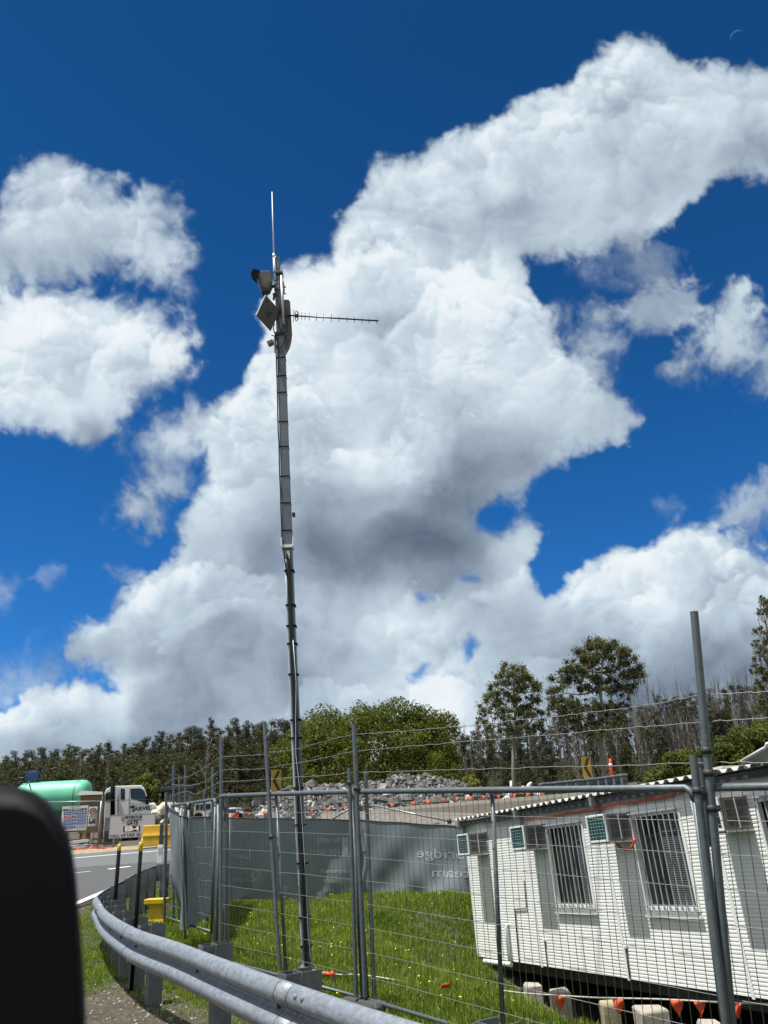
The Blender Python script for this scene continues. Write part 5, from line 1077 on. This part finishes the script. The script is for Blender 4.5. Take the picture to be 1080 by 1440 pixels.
# loose pebbles on the shoulder
r=np.random.default_rng(4);mb=MB();rs=random.Random(2);n=0
while n<900:
    Y=rs.uniform(4.5,11);x=gx(Y)-rs.uniform(-.6,3.2)
    if abs(x)>Y*.6: continue
    s=rs.uniform(.006,.022)*(2 if rs.random()<.04 else 1);mb.ball((x,Y,float(terr(x,Y))+s*.2),(s,s*rs.uniform(.6,1),s*.6),5,4,jit=.2,rs=rs);n+=1
o=mb.build('gravel',mat('pale_pebbles',(.30,.28,.24),.9,0,.4,12));tag(o,'loose pale gravel on the shoulder below the guardrail','gravel',kind='stuff')
# ---------- clouds: coverage and brightness fields in view-direction coordinates
def _hash(ix,iy,seed):
    h=(ix.astype(np.int64)*374761393+iy.astype(np.int64)*668265263+seed*974634777)&0xffffffff
    h=((h^(h>>13))*1274126177)&0xffffffff
    h=(h^(h>>16))&0xffffffff
    return h.astype(np.float64)/4294967296.*2*np.pi
def perlin(x,y,seed):
    x0=np.floor(x);y0=np.floor(y);fx=x-x0;fy=y-y0
    u=fx*fx*fx*(fx*(fx*6-15)+10);v=fy*fy*fy*(fy*(fy*6-15)+10)
    def g(i,j):
        a=_hash(x0+i,y0+j,seed);return np.cos(a)*(fx-i)+np.sin(a)*(fy-j)
    a=g(0,0)*(1-u)+g(1,0)*u;b=g(0,1)*(1-u)+g(1,1)*u
    return (a*(1-v)+b*v)*1.5
def fbm(x,y,s,o,seed,kind=0,gain=.5):
    r=0;a=1.;t=0
    for i in range(o):
        n=perlin(x/s+i*17.3,y/s-i*9.1,seed+i)
        if kind: n=2.6*np.sqrt(n*n+.004)-1   # round puffs with soft creases
        r=r+a*n;t+=a;a*=gain;s/=2.03
    return r/t
def sst(a,b,x):
    t=np.clip((x-a)/(b-a),0,1);return t*t*(3-2*t)
def sdf(poly,X,Y):
    p=np.array(poly,float);n=len(p);d=np.full(X.shape,1e9);ins=np.zeros(X.shape,bool)
    for i in range(n):
        a=p[i];b=p[(i+1)%n];e=b-a;L=e@e+1e-9
        t=np.clip(((X-a[0])*e[0]+(Y-a[1])*e[1])/L,0,1)
        d=np.minimum(d,(X-a[0]-t*e[0])**2+(Y-a[1]-t*e[1])**2)
        c=((a[1]>Y)!=(b[1]>Y))
        if abs(e[1])>1e-9: ins^=c&(X<e[0]*(Y-a[1])/e[1]+a[0])
    d=np.sqrt(d);return np.where(ins,d,-d)
# outline, edge softness px, ragged amplitude px, opacity
CL=[
([(-300,300),(-60,305),(0,300),(15,280),(30,255),(50,240),(75,224),(110,230),(130,247),(150,240),(168,240),(176,264),(195,262),(225,270),(245,300),(260,335),(265,360),(250,392),(225,396),(195,380),(150,378),(110,395),(60,400),(20,405),(-60,420),(-300,420)],22,26,.97),
([(-300,430),(0,418),(60,414),(120,408),(165,415),(185,420),(200,430),(225,438),(250,455),(268,480),(268,505),(250,530),(235,548),(205,556),(180,585),(155,610),(130,625),(95,620),(65,612),(35,598),(0,585),(-300,590)],14,22,1),
([(-300,380),(-60,385),(20,390),(80,392),(130,400),(110,420),(60,430),(-60,435),(-300,435)],34,26,.62),
([(300,588),(250,588),(215,597),(188,615),(175,632),(195,650),(178,680),(155,705),(158,730),(190,748),(222,738),(238,712),(262,690),(250,668),(225,650),(262,640),(300,640)],20,26,.94),
([(400,383),(440,370),(462,355),(475,312),(500,292),(520,268),(532,238),(560,226),(590,222),(620,197),(640,178),(680,160),(720,140),(760,122),(810,115),(835,88),(860,64),(890,62),(930,77),(960,97),(1000,106),(1080,112),(1140,100),(1400,90),(1400,230),(1140,238),(1080,250),(1040,262),(1000,265),(970,285),(940,318),(905,345),(880,345),(850,350),(800,362),(775,372),(750,368),(748,395),(764,425),(786,468),(802,505),(838,540),(875,570),(893,592),(888,625),(860,634),(810,646),(790,672),(760,684),(740,702),(690,708),(665,722),(668,745),(700,748),(740,738),(770,746),(752,768),(737,790),(742,815),(765,832),(785,822),(790,800),(830,782),(870,770),(920,757),(970,745),(1005,742),(1030,752),(1060,778),(1100,790),(1400,800),(1400,1500),(-300,1500),(-300,1000),(-20,998),(20,990),(50,968),(85,956),(120,962),(150,968),(135,945),(95,925),(92,908),(112,880),(150,846),(190,812),(232,790),(252,765),(250,742),(268,705),(280,670),(286,620),(300,585),(322,562),(346,540),(362,510),(372,488),(368,450),(378,410)],9,20,1),
([(795,455),(830,442),(860,448),(865,480),(845,520),(815,530),(800,500),(785,480)],20,22,.9),
([(880,440),(905,415),(950,400),(990,402),(985,425),(940,440),(900,458)],16,18,.75),
([(1060,368),(1072,395),(1060,440),(1062,480),(1078,500),(1060,525),(1010,538),(960,530),(940,515),(965,490),(985,450),(1010,420),(1030,385)],18,22,.93),
([(1010,745),(1012,710),(1040,692),(1075,695),(1140,700),(1140,735),(1085,735),(1050,745)],22,18,.75),
([(870,345),(905,320),(940,350),(945,380),(925,400),(880,380),(830,365)],34,34,.55),
([(760,470),(800,455),(850,480),(840,530),(790,520)],36,36,.45),
([(925,708),(950,702),(968,715),(945,724)],10,10,.3),
([(-60,800),(0,800),(28,815),(22,840),(0,850),(-60,860)],18,16,.5),
([(45,812),(75,802),(70,818)],8,8,.25),
([(150,800),(170,794),(190,800),(180,815),(160,812)],9,10,.35),
([(-60,960),(20,948),(80,925),(110,930),(90,955),(20,985),(-60,990)],26,16,.45),
]
HOLES=[([(655,905),(668,896),(682,905),(675,930),(660,935)],10,9,.95),([(565,950),(590,930),(605,935),(595,955),(575,965)],10,9,.85),
([(585,832),(610,832),(612,840),(590,845)],8,7,.7),([(640,812),(672,805),(675,815),(650,820)],8,6,.6),
([(140,968),(158,966),(156,974),(142,975)],5,4,.7),([(680,275),(730,290),(740,330),(700,335),(670,300)],55,40,.22),
([(230,660),(290,645),(285,690),(255,705)],20,16,.25),([(1040,190),(1085,180),(1085,225),(1055,220)],28,26,.4)]
BR=[(90,250,0.86),(60,330,0.8),(130,300,0.84),(110,370,0.7),(200,340,0.84),(240,350,0.8),(20,370,0.66),(60,390,0.62),(160,385,0.62),(20,320,0.8),(20,440,0.92),(60,450,0.96),(130,470,0.94),(200,470,0.95),(20,500,0.93),(60,520,0.9),(150,530,0.86),(100,570,0.74),(40,570,0.78),(200,545,0.8),(240,500,0.9),(130,610,0.6),(200,620,0.75),(180,700,0.72),(215,720,0.66),(270,610,0.78),(240,640,0.68),(870,100,0.88),(790,150,0.87),(700,180,0.86),(560,250,0.84),(620,260,0.82),(820,220,0.82),(930,130,0.86),(1000,150,0.86),(1060,150,0.82),(900,260,0.76),(1000,240,0.68),(720,250,0.83),(720,330,0.66),(680,300,0.7),(780,350,0.68),(500,320,0.86),(600,320,0.8),(860,310,0.7),(1060,220,0.64),(400,395,1.0),(440,385,1.0),(480,370,1.0),(440,450,0.93),(520,420,0.84),(560,360,0.96),(540,390,0.9),(640,390,1.0),(600,440,0.9),(700,400,0.93),(600,480,0.85),(660,480,0.92),(700,500,0.86),(760,530,0.8),(650,560,0.82),(540,480,0.82),(540,560,0.78),(470,520,0.84),(450,580,0.78),(390,520,0.9),(350,570,0.96),(320,610,0.92),(400,650,0.82),(500,640,0.93),(420,620,0.84),(350,690,0.76),(310,680,0.84),(560,640,0.8),(600,600,0.82),(700,620,0.66),(780,590,0.7),(850,600,0.7),(830,570,0.74),(730,560,0.8),(650,660,0.5),(683,618,0.62),(758,595,0.66),(625,595,0.72),(510,655,0.88),(560,650,0.8),(308,884,0.56),(280,845,0.8),(354,936,0.57),(200,980,0.6),(440,880,0.66),(550,866,0.93),(480,915,0.62),(120,940,0.62),(100,1020,0.7),(50,1060,0.62),(170,1050,0.58),(330,1010,0.6),(400,960,0.62),(860,900,0.6),(900,830,0.95),(850,790,0.98),(1000,860,0.8),(430,600,0.74),(380,620,0.8),(500,560,0.74),(700,560,0.76),(600,540,0.8),(560,300,0.78),(480,340,0.86),(660,250,0.8),(800,290,0.72),(880,220,0.78),(960,220,0.72),(760,200,0.86),(1040,230,0.62),(380,770,0.56),(745,755,0.74),(300,760,0.68),(270,790,0.82),(260,800,0.86),(200,840,0.88),(130,890,0.86),(250,860,0.78),(330,830,0.82),(400,830,0.66),(440,840,0.72),(500,830,0.62),(180,880,0.74),(150,920,0.62),(300,900,0.64),(230,930,0.54),(350,950,0.64),(500,900,0.74),(560,860,0.86),(600,870,0.84),(540,840,0.82),(640,850,0.74),(560,930,0.76),(440,990,0.72),(520,980,0.76),(440,920,0.7),(60,1000,0.88),(100,975,0.92),(150,1010,0.72),(150,975,0.97),(5,1000,0.98),(0,1050,0.66),(100,1050,0.64),(250,1000,0.6),(300,1000,0.58),(590,965,1.0),(620,985,0.96),(600,1000,0.95),(670,960,0.74),(560,1000,0.78),(480,1010,0.7),(350,1000,0.6),(400,930,0.6),(720,900,0.66),(720,830,0.74),(780,870,0.62),(740,890,0.62),(800,830,0.97),(830,810,0.95),(860,790,0.97),(900,770,0.98),(880,830,0.86),(960,765,0.94),(920,850,0.84),(1000,790,0.92),(1060,830,0.88),(1030,860,0.8),(840,880,0.74),(950,900,0.64),(1000,920,0.5),(1060,900,0.62),(800,930,0.66),(1050,960,0.5),(900,960,0.5),(980,960,0.46),(740,980,0.74),(860,740,0.7),(830,480,0.72),(930,430,0.66),(1010,500,0.74),(1050,420,0.74),(1040,715,0.72),(900,360,0.62),(562,739,0.37),(510,774,0.42),(626,774,0.46),(626,704,0.45),(452,762,0.48),(441,803,0.56),(683,704,0.55),(741,664,0.62),(510,710,0.6),(550,693,0.56),(597,693,0.47),(527,808,0.54),(597,820,0.62),(366,791,0.62),(319,814,0.66),(273,733,0.78),(354,733,0.7),(590,745,0.39),(535,760,0.39),(470,735,0.58),(420,720,0.66),(660,750,0.52),(640,800,0.62),(700,770,0.72),(480,790,0.5),(700,735,0.62)]
# nearer billows inside the masses: outline, brightening of the sunlit brow, darkening of what lies behind
LOBES=[([(385,400),(420,385),(470,366),(500,352),(545,358),(575,385),(610,372),(650,362),(700,372),(738,398),(760,450),(790,505),(860,560),(880,610),(700,660),(400,600)],.10,.10,34),
([(520,520),(530,470),(560,430),(600,400),(660,395),(710,420),(740,470),(740,540),(690,590),(560,600)],.10,.09,40),
([(330,620),(300,600),(330,560),(370,520),(420,520),(460,560),(470,620),(430,680),(350,690)],.09,.06,30),
([(420,650),(450,615),(500,600),(560,610),(600,640),(620,690),(520,720),(430,710)],.09,.05,36),
([(92,915),(112,880),(150,846),(190,812),(232,795),(290,775),(340,780),(390,810),(400,870),(330,910),(200,930)],.07,.06,40),
([(200,900),(250,850),(320,835),(380,850),(420,900),(380,950),(230,960)],.06,.05,30),
([(520,900),(530,850),(570,822),(620,812),(650,830),(640,880),(600,910)],.10,.07,22),
([(650,850),(690,800),(735,775),(770,770),(765,800),(740,850),(690,880)],.08,.05,24),
([(785,850),(792,805),(830,784),(870,772),(920,760),(970,748),(1005,745),(1030,760),(1040,830),(900,880)],.06,.10,30),
([(960,860),(985,810),(1020,790),(1060,800),(1120,800),(1120,900),(980,900)],.10,.09,24),
([(820,880),(840,840),(880,820),(930,825),(950,870),(900,900)],.09,.07,24),
([(548,990),(570,965),(600,952),(640,950),(665,975),(660,1020),(560,1030)],.12,.10,16),
([(-40,1012),(10,1000),(50,975),(90,960),(130,968),(150,1000),(120,1050),(-40,1060)],.06,.08,26),
([(395,1000),(430,950),(470,930),(520,945),(540,990),(500,1040),(400,1040)],.08,.06,24),
([(690,1000),(700,960),(750,930),(800,925),(840,950),(840,1010),(700,1020)],.06,.06,24),
([(20,345),(40,290),(85,255),(130,262),(160,300),(150,350),(60,370)],.06,.05,26),([(160,370),(165,310),(200,280),(240,310),(255,360),(210,380)],.07,.07,22),
([(-40,470),(20,430),(80,418),(120,440),(130,500),(60,560),(-40,560)],.07,.06,26),([(120,520),(130,450),(180,425),(230,450),(262,490),(250,530),(180,560)],.07,.07,24),
([(540,300),(570,250),(620,215),(680,200),(710,240),(680,300),(600,330)],.05,.04,30),([(700,230),(730,170),(790,135),(850,150),(870,210),(820,270),(740,280)],.05,.04,32),
([(830,180),(840,110),(880,75),(930,90),(960,140),(930,200)],.06,.04,30),([(930,210),(950,150),(1000,125),(1060,135),(1120,130),(1120,220),(1000,240)],.05,.04,28)]
def cloud_fields(X,Y):
    """X,Y in photo pixels -> alpha, luminance"""
    w1=fbm(X,Y,150,5,11);w2=fbm(X,Y,150,5,77)
    v1=fbm(X,Y,38,4,211);v2=fbm(X,Y,38,4,277)
    n1=fbm(X+v1*14,Y+v2*14,70,4,5,1,.5);n2=fbm(X+v2*10,Y+v1*10,26,4,31,1,.55);n3=fbm(X,Y,12,3,35)
    Xw=X+w1*18;Yw=Y+w2*18
    # rounded puffs of three sizes
    def puff(x,y,s,sd):
        fx,ix=np.modf(x/s+500.);fy,iy=np.modf(y/s+500.);acc=np.zeros_like(x)
        for i in (-1,0,1):
            for j in (-1,0,1):
                a=_hash(ix+i,iy+j,sd);b=_hash(ix+i,iy+j,sd+7)
                dx=i+.5+.42*np.cos(a)*b/6.28-fx;dy=j+.5+.42*np.sin(a)*b/6.28-fy
                r=.62+.28*b/6.28;q=1-(dx*dx+dy*dy)/(r*r)
                acc=np.maximum(acc,np.sqrt(np.clip(q,0,1)+.02)*r) if 0 else acc+np.exp(9*np.sqrt(np.clip(q,0,1)+.01)*r)
        return np.log(acc)/9*s
    xa=X+w1*40+v1*9;ya=Y+w2*40+v2*9
    def HH(x,y): return puff(x,y,170,23)*.8+puff(x,y,78,3)*1.0+puff(x+11*v1,y+11*v2,33,13)*.8+puff(x+9*v2,y+9*v1,15,23)*.36
    h0=HH(xa,ya);e=2.5
    pg=((HH(xa+e,ya)-h0)*.55+(HH(xa,ya+e)-h0)*.83)/e          # positive where the surface faces up and to the left
    pg=np.tanh(pg*.9)
    hp=(h0-h0.mean())/h0.std()
    trans=np.ones_like(X)
    wis=fbm(X+w2*70+v1*14,Y+w1*70+v2*14,60,6,91,0,.55)
    deep=np.full(X.shape,-1e3)
    for poly,soft,amp,op in CL:
        d=sdf(poly,Xw,Yw)
        s=soft*np.clip(1.2+1.8*w2,.5,2.2)
        dd=d+5+hp*amp*.34+n1*amp*.35+n2*amp*.30+n3*1.6+wis*s*1.1
        if op>=.95: a=1-np.exp(-3.4*(sst(-s*.8,s*1.9,dd))**1.2)
        else: a=sst(-s*1.0,s*1.2,dd+wis*20+n3*3)*(1.05+.5*wis).clip(0,1)
        trans*=1-(a*op).clip(0,1);deep=np.maximum(deep,dd if op>=.95 else -1e3)
    for poly,soft,amp,op in HOLES:
        d=sdf(poly,Xw,Yw)+n1*amp*.6+n3*5+wis*soft*1.8
        trans=1-(1-trans)*(1-sst(-soft*.9,soft*1.3,d)*op)
    alpha=1-trans
    Xb=X+w1*26+v1*7;Yb=Y+w2*24+v2*7
    num=0;den=0
    for bx,by,v in BR:
        q=1/(((Xb-bx)**2+((Yb-by)*1.15)**2)+700.)**1.75
        num=num+q*v;den=den+q
    B=num/den
    B=np.interp(B,[.3,.4,.5,.6,.7,.85,1],[.32,.42,.53,.645,.76,.875,1.03])
    ex=sst(.70,.97,B)*(.25+.75*sst(-.25,.35,w1+w2*.8+.05))
    soft=fbm(X+w1*60,Y+w2*60,120,4,55)
    L=B+pg*(.018+.095*ex)+soft*.19+(n2*.010)*(.3+1.4*ex)+wis*.035
    for k,(poly,up,dn,w_) in enumerate(LOBES):
        d=sdf(poly,X+w1*46+v1*10,Y+w2*46+v2*10)
        gy_,gx_=np.gradient(d);gl=np.sqrt(gx_*gx_+gy_*gy_)+1e-6
        face=sst(-.25,.65,(gy_*.9+gx_*.35)/gl)               # only the brow facing up and left stands out; the underside dissolves
        d=d+hp*7+n2*7+n3*1.2-4
        fac=.45+.55*sst(-.2,.3,fbm(X,Y,60,2,600+k))         # some stretches of the brow melt into the mass
        crisp=sst(-5,6,d);inn=np.exp(-np.clip(d,0,None)/w_)*crisp;outt=np.exp(np.clip(d,None,0)/(w_*.6))*(1-crisp)
        L=L+fac*face*(up*inn*1.0-dn*outt*1.15)
    rg=np.random.default_rng(12);dxg=X[0,1]-X[0,0];x0g,y0g=X[0,0],Y[0,0]
    for k in range(230):                                       # many small knobs on the sunlit parts
        cx,cy=rg.uniform(-60,1140),rg.uniform(60,1080);r_=rg.uniform(14,44);el_=rg.uniform(.7,1.3)
        i0,i1=int((cy-r_*2.6-y0g)/dxg),int((cy+r_*2.6-y0g)/dxg);j0,j1=int((cx-r_*2.6-x0g)/dxg),int((cx+r_*2.6-x0g)/dxg)
        if i0<0 or j0<0 or i1>=X.shape[0] or j1>=X.shape[1]: continue
        sl=(slice(i0,i1),slice(j0,j1))
        if B[(i0+i1)//2,(j0+j1)//2]<.76 or deep[(i0+i1)//2,(j0+j1)//2]<6: continue
        ax=(X[sl]-cx)/el_+v1[sl]*9;ay=(Y[sl]-cy)+v2[sl]*9;rr_=np.sqrt(ax*ax+ay*ay)+1e-3;d=r_-rr_+hp[sl]*3+n2[sl]*4
        fc=sst(-.1,.75,(-ay*.9-ax*.4)/rr_);cr_=sst(-4,5,d)
        L[sl]=L[sl]+fc*(.065*np.exp(-np.clip(d,0,None)/(r_*.45))*cr_-.06*np.exp(np.clip(d,None,0)/(r_*.35))*(1-cr_))*sst(.76,.9,B[sl])*sst(r_*2.6,r_*1.6,rr_)
    rim=sst(46,4,deep)*sst(-20,5,deep)
    L=L+rim*.05*sst(.6,.9,B)
    L=L-.14*(1-alpha)*sst(.5,.9,B)
    L=np.where(L>.93,.93+(1-np.exp(-(L-.93)/.07))*.07,L)
    return alpha,L.clip(.2,1.0)
# ------------------------------------------------------------------ sky: clouds on a far curved shell, blue from the world
RS=6000.
gx_=np.arange(-330,1412,1.9);gy_=np.arange(-260,1235,1.9);GX,GY=np.meshgrid(gx_,gy_)
al,lu=cloud_fields(GX,GY)
edge=sst(-325,-230,GX)*sst(1407,1310,GX)*sst(-255,-170,GY);al=al*edge
D_=_f[None,None]*F+RT[None,None]*(GX-540)[...,None]+UP[None,None]*(720-GY)[...,None];D_/=np.linalg.norm(D_,axis=-1,keepdims=True)
Vc=(D_*RS+O).reshape(-1,3);ny2,nx2=GX.shape;I=np.arange(nx2*ny2).reshape(ny2,nx2);Fq=np.stack([I[:-1,:-1],I[:-1,1:],I[1:,1:],I[1:,:-1]],-1)
ac=np.maximum(np.maximum(al[:-1,:-1],al[1:,1:]),np.maximum(al[:-1,1:],al[1:,:-1]));keep=(ac>.004);Fq=Fq[keep]
usedv=np.zeros(nx2*ny2,bool);usedv[Fq.ravel()]=True;remap=np.cumsum(usedv)-1
m,nt,b=newmat('cloud_vapour');N=nt.nodes;L=nt.links;N.remove(b)
aa=N.new('ShaderNodeAttribute');aa.attribute_name='cover';lb=N.new('ShaderNodeAttribute');lb.attribute_name='light'
cr=N.new('ShaderNodeValToRGB');L.new(lb.outputs['Fac'],cr.inputs[0]);E_=cr.color_ramp.elements
def lin(c): return tuple(((v/255+.055)/1.055)**2.4 if v>10 else v/3294 for v in c)+(1,)
CC=[(.30,(78,91,106)),(.40,(96,110,126)),(.5,(118,132,147)),(.6,(141,156,171)),(.7,(167,182,196)),(.8,(191,207,219)),(.9,(216,230,239)),(1.0,(246,251,254))]
E_[0].position,E_[0].color=CC[0][0],lin(CC[0][1]);E_[1].position,E_[1].color=1.0,lin(CC[-1][1])
for p_,c_ in CC[1:-1]: q=E_.new(p_);q.color=lin(c_)
tc=N.new('ShaderNodeTexCoord');nz=N.new('ShaderNodeTexNoise');nz.inputs['Scale'].default_value=1/55.;nz.inputs['Detail'].default_value=5;L.new(tc.outputs['Object'],nz.inputs['Vector'])
mm=N.new('ShaderNodeMath');mm.operation='MULTIPLY_ADD';L.new(nz.outputs['Fac'],mm.inputs[0]);mm.inputs[1].default_value=.5;mm.inputs[2].default_value=-.25
m1=N.new('ShaderNodeMath');m1.operation='SUBTRACT';m1.inputs[0].default_value=1;L.new(aa.outputs['Fac'],m1.inputs[1]);m2=N.new('ShaderNodeMath');m2.operation='MULTIPLY';L.new(m1.outputs[0],m2.inputs[0]);L.new(aa.outputs['Fac'],m2.inputs[1])
m3=N.new('ShaderNodeMath');m3.operation='MULTIPLY';L.new(m2.outputs[0],m3.inputs[0]);L.new(mm.outputs[0],m3.inputs[1]);m4=N.new('ShaderNodeMath');m4.operation='MULTIPLY_ADD';L.new(m3.outputs[0],m4.inputs[0]);m4.inputs[1].default_value=2.5;L.new(aa.outputs['Fac'],m4.inputs[2]);m4.use_clamp=True
em=N.new('ShaderNodeEmission');L.new(cr.outputs[0],em.inputs[0]);tp=N.new('ShaderNodeBsdfTransparent');mx=N.new('ShaderNodeMixShader');L.new(m4.outputs[0],mx.inputs[0]);L.new(tp.outputs[0],mx.inputs[1]);L.new(em.outputs[0],mx.inputs[2]);L.new(mx.outputs[0],N['Material Output'].inputs[0])
EXPO=0.45;em.inputs[1].default_value=2**(-EXPO)
m.cycles.emission_sampling='NONE'
o=npmesh('clouds',Vc[usedv],remap[Fq],m,True,{'cover':('FLOAT',al.ravel()[usedv]),'light':('FLOAT',lu.ravel()[usedv])});tag(o,'white and grey cumulus clouds across the deep blue sky','clouds',kind='stuff')
# thin daytime moon
mc=P(1036,52,1);dm=unit(mc-O);ctr=O+dm*5600;sx2=unit(np.cross(dm,Z));sy2=np.cross(sx2,dm);u_=5600/1081.
mb=MB();ang=np.linspace(math.radians(20),math.radians(175),16);outer=[ctr+(sx2*math.cos(t)+sy2*math.sin(t))*7.*u_ for t in ang];inner=[ctr+(sx2*(math.cos(t)*7.+.4)+sy2*(math.sin(t)*5.2-.2))*u_ for t in ang]
mb.add([*outer,*inner],[(i,i+1,16+i+1,16+i) for i in range(15)])
mm_,nt2,b2=newmat('moon_surface');b2.inputs['Base Color'].default_value=(0,0,0,1);b2.inputs['Specular IOR Level'].default_value=0;b2.inputs['Emission Color'].default_value=(*lin((58,104,164))[:3],1);b2.inputs['Emission Strength'].default_value=2**(-EXPO)
o=at_base(mb,'moon',mm_,ctr);tag(o,'faint thin crescent moon in the blue at the upper right','moon')
# ------------------------------------------------------------------ light
SUN_EL=70.5;SUN_AZ=-108.   # degrees; azimuth measured from +Y towards +X, so the sun stands to the left and slightly behind
w_=bpy.data.worlds.new('World');S.world=w_;w_.use_nodes=True;nt=w_.node_tree;N=nt.nodes;L=nt.links
bg=N['Background'];st=N.new('ShaderNodeTexSky');st.sky_type='NISHITA';st.sun_disc=False;st.sun_elevation=math.radians(SUN_EL);st.sun_rotation=math.radians(SUN_AZ);st.altitude=600;st.air_density=1.0;st.dust_density=.3;st.ozone_density=3.0
tz=N.new('ShaderNodeTexCoord');sz=N.new('ShaderNodeSeparateXYZ');L.new(tz.outputs['Generated'],sz.inputs[0])
zr_=N.new('ShaderNodeValToRGB');L.new(sz.outputs['Z'],zr_.inputs[0]);ez=zr_.color_ramp.elements     # deep clear-air colour response, by height above the horizon
TZ=[(.213,(.197,.74,1.334)),(.335,(.156,.70,1.24)),(.406,(.137,.67,1.185)),(.581,(.121,.58,1.015)),(.794,(.095,.488,.841))]
ez[0].position,ez[0].color=TZ[0][0],tuple(v/1.4 for v in TZ[0][1])+(1,);ez[1].position,ez[1].color=TZ[-1][0],tuple(v/1.4 for v in TZ[-1][1])+(1,)
for p_,c_ in TZ[1:-1]: q=ez.new(p_);q.color=tuple(v/1.4 for v in c_)+(1,)
hs=N.new('ShaderNodeVectorMath');hs.operation='MULTIPLY';L.new(st.outputs[0],hs.inputs[0]);L.new(zr_.outputs[0],hs.inputs[1])
h2_=N.new('ShaderNodeVectorMath');h2_.operation='SCALE';h2_.inputs['Scale'].default_value=1.4;L.new(hs.outputs[0],h2_.inputs[0]);hs=h2_
wt=N.new('ShaderNodeTexCoord');wn=N.new('ShaderNodeTexNoise');wn.inputs['Scale'].default_value=2.6;wn.inputs['Detail'].default_value=8;L.new(wt.outputs['Generated'],wn.inputs['Vector'])
wr=N.new('ShaderNodeMapRange');L.new(wn.outputs['Fac'],wr.inputs[0]);wr.inputs[1].default_value=.40;wr.inputs[2].default_value=.52
vd=N.new('ShaderNodeVectorMath');vd.operation='DOT_PRODUCT';L.new(wt.outputs['Generated'],vd.inputs[0]);vd.inputs[1].default_value=tuple(_f)
wm=N.new('ShaderNodeMapRange');L.new(vd.outputs['Value'],wm.inputs[0]);wm.inputs[1].default_value=.66;wm.inputs[2].default_value=.45     # unseen cloud cover added beside and behind to whiten the fill light
wx=N.new('ShaderNodeMath');wx.operation='MULTIPLY';L.new(wr.outputs[0],wx.inputs[0]);L.new(wm.outputs[0],wx.inputs[1])
wc=N.new('ShaderNodeMix');wc.data_type='RGBA';L.new(wx.outputs[0],wc.inputs[0]);L.new(hs.outputs[0],wc.inputs[6]);wc.inputs[7].default_value=(9.0,8.6,8.0,1);L.new(wc.outputs[2],bg.inputs[0]);bg.inputs[1].default_value=.085*2**(-EXPO)
sd=bpy.data.lights.new('sun','SUN');sd.energy=5.0;sd.angle=math.radians(.5);sd.color=(1,.965,.915);so=bpy.data.objects.new('sun',sd);COL.objects.link(so)
az,el=math.radians(SUN_AZ),math.radians(SUN_EL);dv=Vector((math.sin(az)*math.cos(el),math.cos(az)*math.cos(el),math.sin(el)));so.rotation_euler=dv.to_track_quat('Z','Y').to_euler();so.location=(0,0,50)
vs=S.view_settings;S.display_settings.display_device='sRGB';vs.view_transform='Standard';vs.look='None';vs.exposure=EXPO;vs.gamma=1
S.render.engine='CYCLES';S.cycles.max_bounces=6;S.cycles.transparent_max_bounces=12;S.cycles.use_denoising=True
